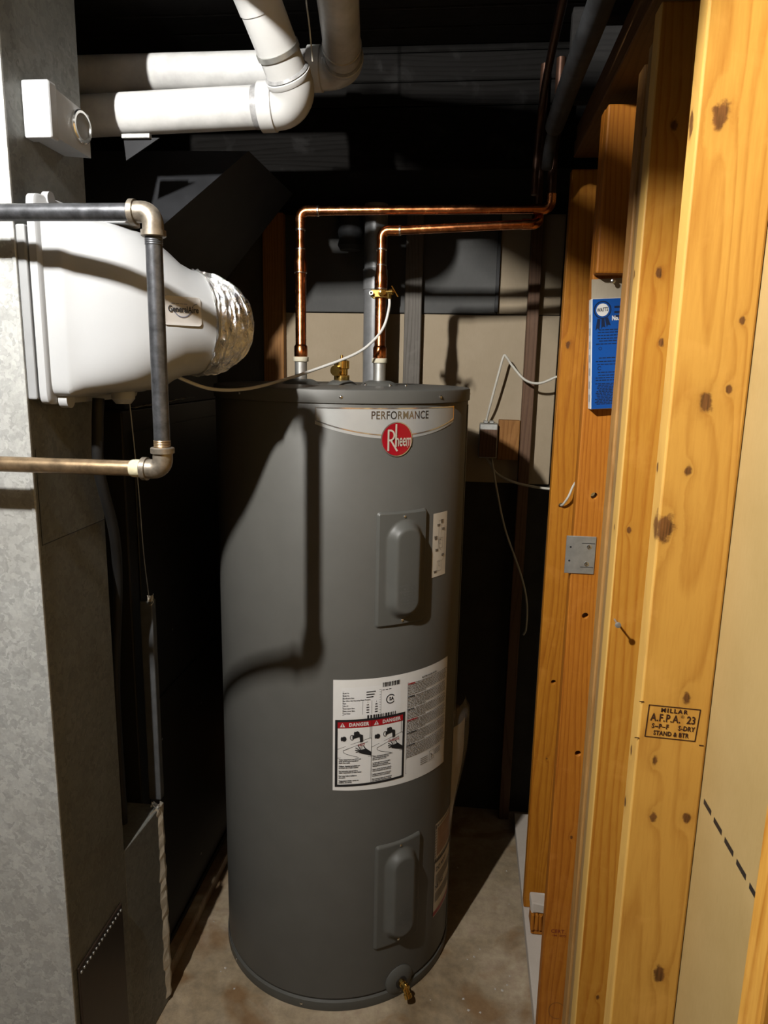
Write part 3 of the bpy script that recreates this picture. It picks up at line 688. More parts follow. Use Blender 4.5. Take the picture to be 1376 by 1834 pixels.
obj('drain_stem', MB().lathe([(.005, 0), (.005, .012), (.003, .014)], q, 10, (0, 0, 1)), M['brass'], dv)

# ------------------------------------------------------------------ copper pipes
def ring(c, axis, r, l): return MB().lathe([(r*.93, -l/2), (r, -l/2+.001), (r, l/2-.001), (r*.93, l/2)], c, 24, axis)
def copper_line(name, label, x, ztop, xr, zr, ymid, reducer, tail):
    t = thing(name, label, 'pipe', (x, 1.966, 1.735))
    y = 1.966
    obj('riser', MB().lathe([(.0168, 1.735), (.0178, 1.738), (.0178, 1.762), (.0155, 1.765), (.0143, 1.768), (.0143, reducer-.014)], (x, y, 0), 28), M['copper'], t)
    obj('coupling', MB().lathe([(.0143, reducer-.022), (.0168, reducer-.021), (.0168, reducer+.006), (.0138, reducer+.016), (.0128, reducer+.036), (.0113, reducer+.037)], (x, y, 0), 28), M['copper'], t)
    obj('upper_riser', MB().cyl((x, y, reducer+.03), (x, y, ztop-.045), .0111, 24), M['copper'], t)
    e = bend((x, y, ztop-.045), (x, y, ztop), .018, (x+.06, y, ztop), 8)
    obj('elbow', MB().tube([(x, y, ztop-.047)] + e + [(x+.047, y, ztop)], .0129, 24), M['copper'], t)
    obj('solder_joint', ring((x, y, ztop-.046), (0, 0, 1), .0136, .006), M['solder'], t); obj('solder_joint', ring((x+.047, y, ztop), (1, 0, 0), .0136, .006), M['solder'], t)
    obj('solder_joint', ring((x, y, reducer+.037), (0, 0, 1), .0133, .005), M['solder'], t); obj('solder_joint', ring((x, y, reducer-.022), (0, 0, 1), .0172, .004), M['solder'], t)
    obj('cross_run', MB().cyl((x+.04, y, ztop), (xr-.03, y, zr), .0111, 24), M['copper'], t)
    obj('elbow', MB().tube([(xr-.04, y, zr)] + bend((xr-.04, y, zr), (xr, y, zr), .016, tail[0], 8) + [Vector((xr, y, zr)) + (Vector(tail[0])-Vector((xr, y, zr))).normalized()*.035], .0129, 24), M['copper'], t)
    obj('drop', MB().tube(spline([Vector((xr, y, zr)) + (Vector(tail[0])-Vector((xr, y, zr))).normalized()*.03] + list(tail), 6), .0111, 20), M['dark_pipe'], t)
    return t
copper_line('copper_pipe', 'taller copper pipe rising from the left nipple of the water heater', C1[0], 2.105, .185, 2.108, 0, 1.974, [(.186, 1.966, 2.25), (.19, 1.966, 2.30), (.19, 1.966, 2.45)])
copper_line('copper_pipe', 'shorter copper pipe behind the brass saddle valve', C2[0], 2.057, .158, 2.072, 0, 1.935, [(.158, 1.99, 2.105), (.158, 2.02, 2.14), (.158, 2.03, 2.46)])
# saddle valve with the humidifier's feed tube
sv = thing('saddle_valve', 'small brass saddle valve clamped on the shorter copper pipe', 'valve', (C2[0], 1.966, 1.899))
for yy_ in (1.944, 1.982): obj('clamp', MB().box((C2[0]-.024, yy_, 1.889), (C2[0]+.020, yy_+.006, 1.909), .002), M['brass'], sv)
obj('clamp_screw', MB().cyl((C2[0]-.021, 1.932, 1.899), (C2[0]-.021, 1.996, 1.899), .0028, 10).lathe([(.0058, 0), (.0058, .004)], (C2[0]-.021, 1.936, 1.899), 8, (0, -1, 0), False), M['chrome'], sv)
obj('valve_body', MB().lathe([(.0085, 0), (.0085, .018), (.0065, .019), (.0065, .026)], (C2[0]+.004, 1.945, 1.9), 12, (.35, -1, 0)).lathe([(.0055, 0), (.0055, .016), (.008, .017), (.008, .026)], (C2[0]+.012, 1.93, 1.901), 12, (1, -.3, 0)), M['brass'], sv)
obj('tee_handle', MB().cyl((C2[0]+.034, 1.914, 1.915), (C2[0]+.050, 1.922, 1.889), .0018, 8).cyl((C2[0]+.03, 1.925, 1.902), (C2[0]+.043, 1.918, 1.902), .0022, 8), M['brass'], sv)
obj('tube_nut', MB().lathe([(.0062, 0), (.0062, .012), (.0045, .014)], (C2[0]+.027, 1.925, 1.897), 8, (0, -.1, -1), False), M['brass'], sv)
tp = [(-.2105, 1.924, 1.888), (-.2105, 1.922, 1.862), (-.222, 1.915, 1.815), (-.249, 1.90, 1.776), (-.292, 1.87, 1.742), (-.384, 1.80, 1.701), (-.438, 1.68, 1.676), (-.488, 1.585, 1.660), (-.535, 1.50, 1.661), (-.576, 1.45, 1.680), (-.596, 1.42, 1.699)]
tag(obj('plastic_tube', MB().tube(spline(tp, 8), .0036, 12), M['tube']), 'thin white plastic tube drooping from saddle valve to humidifier', 'tube')

# ------------------------------------------------------------------ grey vent pipe standing behind the heater
vp = thing('vent_pipe', 'grey metal vent pipe standing behind the water heater', 'pipe', (-.315, 2.45, 0))
obj('pipe', MB().lathe([(.037, 0), (.037, 2.219)], (-.315, 2.45, 0), 40), M['ventgrey'], vp)
obj('coupling', MB().lathe([(.037, 1.955), (.0395, 1.957), (.0395, 2.02), (.037, 2.022)], (-.315, 2.45, 0), 40), M['ventgrey'], vp)
tag(obj('stub_pipe', MB().lathe([(.034, 2.085), (.042, 2.10), (.037, 2.12), (.042, 2.14), (.037, 2.16), (.042, 2.18), (.037, 2.20), (.037, 2.219)], (-.405, 2.49, 0), 24), M['foam']), 'black ribbed pipe section hanging left of the vent pipe', 'pipe')

# ------------------------------------------------------------------ left side: duct, furnace
DX, DY0, DY1 = -.755, 1.187, 1.43
du = thing('sheet_metal_duct', 'tall galvanized return duct at the left edge', 'duct', (-1.05, 1.3, 0))
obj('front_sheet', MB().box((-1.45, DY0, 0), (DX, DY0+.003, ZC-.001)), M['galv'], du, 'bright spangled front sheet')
obj('side_sheet', MB().box((DX-.003, DY0+.0032, 0), (DX, DY1, ZC-.001)), M['galv_shaded'], du, 'side sheet in a shaded galvanized tone')
obj('back_sheet', MB().box((-1.45, DY1-.003, 0), (DX-.0032, DY1, ZC-.001)), M['galv_shaded'], du)
obj('corner_seam', MB().box((DX-.006, DY0-.002, 0), (DX+.0012, DY0+.004, ZC-.001), .0008, 1), M['galv'], du)
obj('scribe_line', MB().box((DX-.0005, DY0+.012, 1.385), (DX+.0005, DY1, 1.3865)).box((DX-.0005, DY0+.012, 1.385), (DX+.0005, DY0+.0135, 1.56)), M['ink'], du)
gp = obj('filter_door', MB().box((DX+.0003, 1.205, .0), (DX+.006, 1.398, .482), .003, 2), M['grille'], du, 'dark brown filter door with punched edge')
for i in range(15):
    y = 1.213 + i*.0125; obj('punch', MB().lathe([(.0036, 0), (.0036, .0012), (.0022, .0018)], (DX+.006, y, .468), 10, (1, 0, 0)), M['steel'], gp)
# low filter box between duct and furnace
fb = thing('filter_box', 'low galvanized filter box with foil-taped corner beside the furnace', 'box', (-.95, 1.53, 0))
obj('box_body', MB().box((-1.3, DY1+.001, .001), (DX, 1.618, .59), .002, 1).map(lambda p: p + Vector((.010*max(0, (p.y-1.44)/.17), 0, 0)) if p.x > -.9 else p), M['galv_shaded'], fb)
def tape(mbp, w_, seed, parent, name='foil_tape', nseg=24):
    """crinkled strip of tape wrapped along a vertical corner: points are (x,y,z) along its middle"""
    rr = random.Random(seed); vs = []
    pts = [Vector(p) for p in mbp]; P = []
    for i in range(nseg+1):
        f = i/nseg*(len(pts)-1); k = min(int(f), len(pts)-2); P.append(pts[k].lerp(pts[k+1], f-k))
    for p in P:
        j = [rr.uniform(-.0015, .0015) for _ in range(6)]
        vs += [p + Vector((-w_*.55 + j[0], -.0025 + j[1]*.4, j[2])), p + Vector((.0035 + j[3], -.0035 + j[2], 0)), p + Vector((.0045+j[4], w_*.55 + j[5], j[0])), p + Vector((.0015, w_*1.1 + j[1], 0))]
    mb = MB().add(vs, [[4*i+k, 4*i+k+1, 4*i+5+k, 4*i+4+k] for i in range(nseg) for k in range(3)])
    return obj(name, mb, M['foiltape'], parent)
rr = random.Random(3); vs = []; NT = 30
for i in range(NT+1):
    z = .02 + .575*i/NT; q_ = [rr.uniform(-.0022, .0022) for _ in range(5)]
    vs += [(DX+.0012, 1.570+q_[0]*2, z), (DX+.0075+q_[1], 1.590+q_[2], z), (DX+.0160+q_[3], 1.6105, z+q_[0]), (DX+.0140+q_[4], 1.622+q_[1], z), (DX+.002, 1.628, z)]
obj('foil_tape', MB().add(vs, [[5*i+k, 5*i+k+1, 5*i+6+k, 5*i+5+k] for i in range(NT) for k in range(4)]), M['foiltape'], fb, 'crinkled foil tape on the corner')
crump = MB(); rr = random.Random(9)
for i in range(5):
    c = Vector((DX+.006, 1.60+rr.uniform(-.01, .012), .597)); a = [c + Vector((rr.uniform(-.012, .016), rr.uniform(-.014, .014), rr.uniform(-.012, .016))) for _ in range(4)]
    crump.add(a, [[0, 1, 2], [0, 2, 3]])
obj('tape_end', crump, M['foil'], fb)
# furnace
fn = thing('furnace', 'black enamelled furnace cabinet with dark plenum in the shadows', 'furnace', (-1.1, 1.95, 0))
FX = -.80
obj('cabinet', MB().box((-1.45, 1.625, .045), (FX, 2.34, 1.60), .004, 2), M['furnace'], fn)
obj('corner_post', MB().box((-.779, 1.6215, .60), (-.747, 1.645, 1.14), .003, 2), M['cornergrey'], fn, 'grey corner strip')
obj('base_rail', MB().box((FX+.0003, 1.66, .05), (FX+.006, 2.335, .066), .002, 1), M['furnace'], fn)
obj('side_panel', MB().box((FX+.0003, 1.67, .10), (FX+.005, 2.31, .82), .002, 1), M['furnace'], fn); obj('side_panel', MB().box((FX+.0003, 1.67, .83), (FX+.005, 2.31, 1.55), .002, 1), M['furnace'], fn)
for y, z in ((1.75, .70), (1.9, .68), (2.05, .66), (2.1, .98), (1.75, 1.25), (2.2, 1.2), (1.85, .98), (1.72, .16), (2.0, .16)):
    obj('screw', MB().lathe([(.0035, 0), (.0035, .0012), (.001, .002)], (FX+.005, y, z), 10, (1, 0, 0)), M['chrome'], fn)
pln = MB()
b_ = [(-1.40, 1.66, 1.601), (FX-.01, 1.66, 1.601), (FX-.01, 2.32, 1.601), (-1.40, 2.32, 1.601)]; c_ = [(-1.40, 1.66, 1.93), (FX-.01, 1.66, 1.93), (FX-.01, 2.32, 1.93), (-1.4, 2.32, 1.93)]; d_ = [(-1.4, 1.80, 2.217), (-.55, 1.84, 2.217), (-.55, 2.29, 2.217), (-1.4, 2.29, 2.217)]
pln.add(b_+c_+d_, [[3, 2, 1, 0]] + [[k+4*r, (k+1) % 4+4*r, (k+1) % 4+4*r+4, k+4*r+4] for r in range(2) for k in range(4)] + [[8, 9, 10, 11]])
obj('plenum', pln, M['plenum'], fn, 'dark flaring supply plenum')
tape([(FX+.003, 1.68, 1.605), (FX+.003, 2.06, 1.615)], .014, 21, fn)
tape([(-.752, 1.625, 1.13), (-.752, 1.625, 1.155)], .012, 22, fn, nseg=5)
obj('flange_bracket', MB().add([(-.752, 1.60, 2.182), (-.672, 1.60, 2.180), (-.748, 1.60, 2.136), (-.752, 1.603, 2.182), (-.672, 1.603, 2.180), (-.748, 1.603, 2.136)], [[0, 1, 2], [5, 4, 3], [0, 3, 4, 1], [1, 4, 5, 2], [2, 5, 3, 0]]), M['plenum'], fn, 'small gusset with its shade put into the colour')  # galvanized gusset given the dark plenum colour to stand for its shade
obj('lit_bracket_edge', MB().box((-.752, 1.590, 2.178), (-.690, 1.6035, 2.1865), .001, 1), M['galv'], fn)  # bright sliver added as the gusset's lit edge
struct('trim_1', MB().box((-1.6, 1.622, 0), (-.766, 2.5, .043), .004, 1), M['floor'], 'thin concrete pad under the furnace', 'pad')
tag(obj('thin_wire', MB().tube(spline([(-.672, 1.40, 1.640), (-.700, 1.48, 1.45), (-.728, 1.55, 1.28), (-.751, 1.617, 1.150)], 6), .0012, 6), M['steel']), 'thin wire hanging from humidifier underside to furnace corner', 'wire')

# ------------------------------------------------------------------ humidifier
hm = thing('humidifier', 'white plastic bypass humidifier bolted to the duct with brand badge', 'humidifier', (-.70, 1.37, 1.64))
obj('mounting_frame', MB().box((DX+.0005, 1.19, 1.648), (-.738, 1.55, 1.935), .003, 2), M['greyplastic'], hm, 'grey mounting frame')
def rrect(cy, cz, hy, hz, n_, k=64):
    out = []
    for i in range(k):
        a = 2*math.pi*i/k; c, s_ = math.cos(a), math.sin(a)
        out.append((cy + hy*math.copysign(abs(c)**(2/n_), c), cz + hz*math.copysign(abs(s_)**(2/n_), s_)))
    return out
def loft(rings):
    mb = MB(); k = len(rings[0]); vs = [p for r in rings for p in r]
    mb.add(vs, [[i*k+j, i*k+(j+1) % k, (i+1)*k+(j+1) % k, (i+1)*k+j] for i in range(len(rings)-1) for j in range(k)], True)
    mb.f.append(tuple(reversed(range(k)))); mb.sm.append(False); b = (len(rings)-1)*k; mb.f.append(tuple(b+j for j in range(k))); mb.sm.append(False)
    return mb
def flat(x, r): return [Vector((x, y, z)) for y, z in r]
obj('flange', loft([flat(-.7378, rrect(1.37, 1.8125, .170, .168, 24)), flat(-.735, rrect(1.37, 1.8125, .176, .174, 24)), flat(-.722, rrect(1.37, 1.8125, .176, .174, 24)), flat(-.719, rrect(1.37, 1.8125, .172, .170, 24))]), M['plastic'], hm)
R_ = [flat(-.7195, rrect(1.37, 1.81, .164, .158, 18)), flat(-.69, rrect(1.37, 1.81, .164, .158, 18)), flat(-.683, rrect(1.37, 1.81, .161, .155, 14))]
path = [(-.670, 1.370, 1.808, 0, .154, .151, 9), (-.650, 1.370, 1.807, 0, .149, .149, 7), (-.628, 1.372, 1.806, 3, .142, .146, 5.5), (-.606, 1.376, 1.804, 8, .133, .140, 4.4), (-.588, 1.382, 1.801, 14, .122, .130, 3.5), (-.573, 1.390, 1.798, 21, .112, .117, 2.8), (-.560, 1.400, 1.794, 28, .104, .105, 2.3), (-.546, 1.413, 1.791, 38, .099, .099, 2.0), (-.535, 1.427, 1.790, 46, .098, .098, 2.0)]
for (x, y, z, an, hy, hz, n_) in path:
    ca, sa = math.cos(an*RAD), math.sin(an*RAD)
    R_.append([Vector((x - yy*sa, y + yy*ca, z + zz_)) for yy, zz_ in rrect(0, 0, hy, hz, n_)])
hb = obj('shell', loft(R_), M['plastic'], hm, 'tapering white shell')
for y, z in ((1.21, 1.992), (1.30, 1.992)): obj('lug', MB().lathe([(.012, -.006), (.012, .006)], (-.722, y+.03, 1.983), 20, (1, 0, 0)), M['plastic'], hm)
obj('lug', MB().lathe([(.014, -.006), (.014, .010)], (-.712, 1.235, 1.646), 20, (1, 0, 0)), M['plastic'], hm)
obj('latch', MB().box((-.655, 1.27, 1.950), (-.60, 1.33, 1.962), .004), M['plastic'], hm)
obj('drain_boss', MB().lathe([(.022, 0), (.022, .02), (.014, .03)], (-.66, 1.35, 1.665), 20, (0, 0, -1)), M['plastic'], hm)
tag(obj('drain_hose', MB().tube(spline([(-.70, 1.33, 1.645), (-.705, 1.33, 1.59), (-.715, 1.345, 1.5), (-.730, 1.42, 1.36), (-.760, 1.48, 1.22), (-.80, 1.52, .95), (-.80, 1.52, .60)], 6), .011, 12), M['furnace']), 'black rubber hose hanging below the humidifier', 'hose')
# badge laid on the shell: a plate bent to the shell's local curve
def shell_pt(a, t):
    """point on the lofted shell: a = angle parameter index (float), t = ring position"""
    i = int(t); f = t-i; k = 64; j = int(a) % k; g_ = a-int(a)
    p = R_[i][j].lerp(R_[i][(j+1) % k], g_); q_ = R_[min(i+1, len(R_)-1)][j].lerp(R_[min(i+1, len(R_)-1)][(j+1) % k], g_)
    return p.lerp(q_, f)
BC = Vector((-.600, 1.262, 1.812))
import mathutils.bvhtree as bt
bm_ = bmesh.new()
_l = loft(R_); _vs = [bm_.verts.new(v) for v in _l.v]
for f in _l.f[:-2]:
    try: bm_.faces.new([_vs[i] for i in f])
    except ValueError: pass
BV = bt.BVHTree.FromBMesh(bm_)
def on_shell(mb, c, xd, eps):
    """drop a flat drawing on the shell along the outward direction of its middle"""
    xd = Vector(xd).normalized(); zd = Vector((0, 0, 1)); nd = xd.cross(zd).normalized()
    if nd.y > 0: nd = -nd
    def fn(p):
        o = Vector(c) + xd*p.x + zd*p.y + nd*.15; h = BV.ray_cast(o, -nd)
        base = h[0] if h[0] is not None else Vector(c) + xd*p.x + zd*p.y
        return base + nd*(eps + p.z)
    return mb.map(fn)
BADGE_C, BADGE_X = (-.529, 1.322, 1.806), (.84, .54, 0)
def rr2(w_, h_, r, n=5):
    pts = []
    for cx_, cy_, a0 in ((w_-r, h_-r, 0), (-w_+r, h_-r, 90), (-w_+r, -h_+r, 180), (w_-r, -h_+r, 270)): pts += arc(cx_, cy_, r, a0, a0+90, n)
    return pts
bad = MB(); pts = rr2(.036, .026, .006)
nn_ = len(pts); lv = []
for s_ in (1.0, .97, .93, .7, .4, .1): lv.append([(p[0]*s_, p[1]*s_, {1.0: .0, .97: .003, .93: .0024}.get(s_, .0016)) for p in pts])
bad.add([p for r in lv for p in r], [[i*nn_+j, i*nn_+(j+1) % nn_, (i+1)*nn_+(j+1) % nn_, (i+1)*nn_+j] for i in range(5) for j in range(nn_)] + [[5*nn_+j for j in range(nn_)]], True)
bdg = obj('badge', on_shell(bad, BADGE_C, BADGE_X, .0003), M['badge'], hm, 'rounded badge with dark lettering')
tx = shift(text_mb('GeneralAire', .0150, .76, .0004, res=4), .0015, .0025)
obj('badge_lettering', on_shell(tx, BADGE_C, BADGE_X, .0032), M['badge_ink'], bdg)
sw = line2(arc(.000, .004, .016, 200, 345, 16, .0145), .0016); sw.ext(line2(arc(.030, .0, .014, 100, 150, 8), .0012))
for q in range(4): sw.ext(rect2(-.020+.0075*q, .0118, -.0135+.0075*q, .0129))
obj('badge_swoosh', on_shell(sw, BADGE_C, BADGE_X, .0030), M['badge_blue'], bdg)
# crinkled foil duct leading from the outlet back to the plenum
fp_ = spline([(-.5435, 1.4185, 1.790), (-.5360, 1.4270, 1.790), (-.5315, 1.4380, 1.790), (-.5340, 1.460, 1.790), (-.556, 1.51, 1.790), (-.610, 1.59, 1.795), (-.70, 1.68, 1.80), (-.806, 1.73, 1.81)], 16)
fd = MB(); N = len(fp_); n_ = 72
T = [(fp_[min(i+1, N-1)]-fp_[max(i-1, 0)]).normalized() for i in range(N)]; vs = []
import mathutils.noise as mn
for i, p in enumerate(fp_):
    zup = Vector((0, 0, 1)); sd = T[i].cross(zup).normalized(); u2 = sd.cross(T[i])
    for k in range(n_):
        a = 2*math.pi*k/n_
        rad = .0955 + .0028*math.sin(i*1.9 + 1.2*math.sin(a*2+i*.2)) + .0055*mn.noise(Vector((math.cos(a)*5, math.sin(a)*5, i*.35))) + .002*mn.noise(Vector((math.cos(a)*14, math.sin(a)*14, i*1.1)))
        if i < 26: rad += .004*(1-i/26)
        vs.append(p + (sd*math.cos(a) + u2*math.sin(a))*rad)
fd.add(vs, [[i*n_+k, i*n_+(k+1) % n_, (i+1)*n_+(k+1) % n_, (i+1)*n_+k] for i in range(N-1) for k in range(n_)], True)
tag(obj('foil_duct', fd, M['foil']), 'crinkled silver foil flexible duct on the humidifier outlet', 'duct')

# white control box on the duct side
cb = thing('control_box', 'white plastic control box with round port fixed high on the duct', 'box', (DX, 1.30, 2.10))
obj('front_block', MB().box((DX+.0005, 1.236, 2.078), (-.706, 1.262, 2.168), .004), M['plastic'], cb)
wd_ = MB().add([(DX+.001, 1.2625, 2.084), (-.709, 1.2625, 2.084), (-.709, 1.2625, 2.162), (DX+.001, 1.2625, 2.162), (DX+.001, 1.360, 2.082), (-.703, 1.360, 2.078), (-.703, 1.360, 2.150), (DX+.001, 1.360, 2.155)], [[0, 1, 2, 3], [7, 6, 5, 4], [0, 4, 5, 1], [1, 5, 6, 2], [2, 6, 7, 3], [3, 7, 4, 0]])
obj('housing', wd_, M['plastic'], cb)
pr = obj('port_ring', MB().lathe([(.028, -.004), (.028, .004), (.026, .006), (.022, .006), (.021, .001)], (-.704, 1.330, 2.122), 36, (1, -.08, 0), True, False), M['chrome'], cb, 'chrome port ring')
obj('port_disc', MB().lathe([(.0215, -.003), (.0215, .001), (.004, .002)], (-.704, 1.330, 2.122), 30, (1, -.08, 0)), M['greyplastic'], pr)

# ------------------------------------------------------------------ black iron gas pipe loop
gp_ = thing('gas_pipe', 'black iron gas pipe loop with two elbows in front of the humidifier', 'pipe', (-.485, 1.117, 1.545))
GX, GY, GZ0, GZ1, gr_ = -.4845, 1.117, 1.546, 1.938, .0128
obj('upper_run', MB().cyl((-1.70, GY, GZ1), (GX-.025, GY, GZ1), gr_, 28), M['black_iron'], gp_)
obj('lower_run', MB().cyl((-1.70, GY, GZ0-.004), (GX-.025, GY, GZ0), gr_, 28), M['worn_iron'], gp_)
obj('drop', MB().cyl((GX, GY, GZ0+.024), (GX, GY, GZ1-.024), gr_, 28), M['black_iron'], gp_)
for z, s_ in ((GZ1, -1), (GZ0, 1)):
    e = [Vector((GX-.030, GY, z))] + bend((GX-.030, GY, z), (GX, GY, z), .017, (GX, GY, z+s_*.05), 8) + [Vector((GX, GY, z+s_*.030))]
    el = obj('elbow', MB().tube(e, [.0158]*len(e), 28), M['fitting'], gp_)
    for c, a in (((GX-.030, GY, z), (-1, 0, 0)), ((GX, GY, z+s_*.030), (0, 0, s_))):
        obj('band', MB().lathe([(.016, -.004), (.0188, -.0035), (.0188, .0045), (.0170, .006), (.0132, .006)], c, 28, a), M['fitting'], el)
obj('thread', MB().lathe([(gr_+.0002+.0006*(i % 2), GZ0+.036+.0014*i) for i in range(9)], (GX, GY, 0), 28), M['worn_iron'], gp_)
obj('thread', MB().lathe([(gr_+.0002+.0006*(i % 2), GZ1-.048+.0014*i) for i in range(9)], (GX, GY, 0), 28), M['black_iron'], gp_)
obj('sealing_paste', MB().lathe([(gr_+.0004, -.054), (gr_+.0016, -.050), (gr_+.0018, -.042), (gr_+.0014, -.0365)], (GX, GY, GZ0), 24, (1, 0, 0)), M['dope'], gp_)

# ------------------------------------------------------------------ PVC pipes under the ceiling
def pvc(name, label, pts, r, strap, mats):
    P = [Vector(p) for p in pts]; c = P[1]; t = thing(name, label, 'pipe', c)
    names = ['level_run', 'rising_run', 'far_run', 'top_run']; er = r + .008
    for i in range(len(P)-1):
        d = (P[i+1]-P[i]).normalized()
        obj(names[i], MB().cyl(P[i] + d*(er if i else 0), P[i+1] - d*(er if i < len(P)-2 else 0), r, 48), mats[min(i, 1)], t)
    for i in range(1, len(P)-1):
        h = (P[i-1]-P[i]).normalized(); v = (P[i+1]-P[i]).normalized(); b = er*math.tan(h.angle(v)/2)*.95
        ep = [P[i]+h*(er+.006)] + bend(P[i]+h*er, P[i], b, P[i]+v*er, 12) + [P[i]+v*(er+.006)]
        obj('elbow', MB().tube(ep, r+(.0042 if i == 1 else .0015), 48), M['pvc'], t)
    h = (P[0]-c).normalized(); v = (P[2]-c).normalized()
    obj('socket', MB().lathe([(r+.001, -.017), (r+.0075, -.016), (r+.0075, .013), (r+.003, .016)], c+h*(er+.016), 48, -h), M['pvc'], t)
    obj('primer_ring', MB().lathe([(r+.0004, -.012), (r+.0008, -.008), (r+.0008, 0)], c+h*(er+.034), 48, -h), M['primer'], t)
    obj('socket_rim', MB().lathe([(r+.0042, -.006), (r+.0056, -.004), (r+.0056, .005), (r+.001, .007)], c+v*(er+.008), 48, v), M['pvc'], t)
    obj('primer_ring', MB().lathe([(r+.001, 0), (r+.0045, .001), (r+.001, .006)], c+v*(er+.0155), 48, v), M['primer'], t)
    obj('hanger_strap', MB().lathe([(r+.0006, -.0055), (r+.0024, -.005), (r+.0024, .005), (r+.0006, .0055)], c+v*strap, 48, v), M['steel'], t)
    return t
pvc('pvc_pipe', 'nearer white PVC pipe with large socket elbow below the ceiling', [(-1.40, 1.62, 2.214), (-.374, 1.62, 2.245), (-.430, 1.452, 2.412), (-.432, .46, 2.377), (-.432, .45, 2.638)], .0415, .110, [M['pvc_grime'], M['pvc']])
pvc('pvc_pipe', 'farther white PVC pipe emerging behind the duct', [(-1.40, 1.80, 2.378), (-.312, 1.80, 2.378), (-.165, .685, 2.425), (-.165, .68, 2.638)], .0400, .110, [M['pvc_grime'], M['pvc_grime']])
tag(obj('hanging_wire', MB().tube(spline([(-.350, 1.55, 2.63), (-.346, 1.55, 2.44), (-.337, 1.55, 2.36), (-.331, 1.55, 2.30)], 6), .0016, 8), M['cable']), 'thin white wire hanging between the two PVC pipes', 'wire')

# ------------------------------------------------------------------ right side services
ip = thing('insulated_pipe', 'black foam-insulated pipe running along the top of the stud wall', 'pipe', (.17, 1.6, 2.2))
obj('foam_sleeve', MB().tube(spline([(.185, .70, 2.33), (.183, 1.0, 2.30), (.178, 1.30, 2.272), (.172, 1.55, 2.262), (.170, 1.70, 2.256), (.168, 1.80, 2.25)], 6), .021, 20), M['foam'], ip)
obj('foam_end', MB().tube(spline([(.168, 1.80, 2.25), (.166, 1.87, 2.225), (.166, 1.91, 2.19)], 6), .013, 16), M['foam'], ip)
tag(obj('water_pipe', MB().tube(spline([(.135, .75, 2.40), (.138, 1.3, 2.37), (.142, 1.75, 2.345), (.146, 1.93, 2.31), (.142, 1.94, 2.20), (.142, 1.938, 2.135)], 8), .0085, 14), M['dark_pipe']), 'dark tarnished pipe left of the black foam pipe', 'pipe')
# carton of valve parts hung on the drilled stud
bx = thing('blue_carton', 'blue and white valve carton hung on the drilled stud', 'carton', (.285, 1.56, 1.63))
BM = Matrix.Translation((.2395, 1.5885, 1.857)) @ Matrix.Rotation(-3.6*RAD, 4, 'Y') @ Matrix.Rotation(4*RAD, 4, 'Z')
def bxo(name, mb, mat, p=bx, label=None): return obj(name, mb.map(lambda q_: BM @ q_), mat, p, label)
bd = bxo('carton_body', MB().box((0, -.024, -.222), (.085, 0, 0), .001, 1), M['white'], label='white carton sides')
fc = bxo('blue_face', MB().box((.0015, -.0250, -.221), (.0845, -.0241, -.0008)), M['blue'])
fl_ = bxo('hanger_flap', MB().box((.004, -.004, .0002), (.08, -.0025, .040)), M['cardboard'], label='tan hanging flap')
def face(mb, x, z, eps=.0255): return mb.map(lambda p: Vector((x+p.x, -eps, z+p.y)))
bxo('seal_ring', face(line2(arc(0, 0, .0165, 0, 360, 30), .0022), .0215, -.0225, .0252), M['navy'], fc)
bxo('seal_disc', face(poly2(arc(0, 0, .0125, 0, 350, 35)), .0215, -.0225, .0253), M['white'], fc)
bxo('seal_lettering', face(text_mb('WATTS', .0105, .62, .0003, spacing=1.0).map(lambda p: (p.x, p.y+p.x*.10, 0)), .0215, -.0225, .0256), M['ink'], fc)
rb = MB().ext(poly2([(-.010, 0), (-.004, -.001), (-.006, -.024), (-.009, -.019), (-.014, -.023)])).ext(poly2([(-.002, 0), (.004, 0), (.006, -.018), (.001, -.016), (-.002, -.021)])).ext(poly2([(.005, 0), (.011, .002), (.017, -.014), (.011, -.013), (.009, -.018)]))
bxo('ribbon', face(rb, .0215, -.0395, .0253), M['navy'], fc)
bxo('white_lettering', face(text_mb('No.', .012, .75, .0006, 'LEFT'), .0405, -.040, .0256), M['white'], fc)
tl = MB(); rr = random.Random(2)
for z in [-.062, -.067, -.073, -.079, -.084, -.090, -.118, -.125, -.131, -.147, -.153, -.158, -.163] + [-.170-.0032*i for i in range(14)]:
    a = rr.uniform(.008, .016); x = a; e_ = rr.uniform(.05, .075)
    while x < e_: q_ = rr.uniform(.004, .009); tl.ext(rect2(x, z-.0009, x+q_, z+.0009)); x += q_+.0013
tl.ext(line2(arc(.017, -.1385, .0035, 40, 320, 12), .0013)); tl.ext(line2(arc(.018, -.099, .003, 0, 360, 12), .001))
for z in (-.018, -.028, -.036): tl.ext(rect2(.045, z-.002, .075, z+.002))
bxo('small_print', face(tl, 0, 0, .0253), M['navy'], fc)
sp = MB()
for i in range(7): sp.add([(-.0004, -.006, -.03-.027*i), (-.0004, -.017, -.03-.027*i), (-.0004, -.017, -.045-.027*i), (-.0004, -.006, -.045-.027*i)], [[0, 1, 2, 3]])
M['greyprint'] = plain('grey_side_print', (.45, .45, .44), .5); bxo('side_print', sp, M['greyprint'], bd)
obj('nail', MB().cyl((.282, 1.590, 1.893), (.282, 1.572, 1.893), .0018, 10).lathe([(.0048, 0), (.0048, .0015), (.002, .003)], (.282, 1.572, 1.893), 14, (0, -1, 0)), M['chrome'], bx)
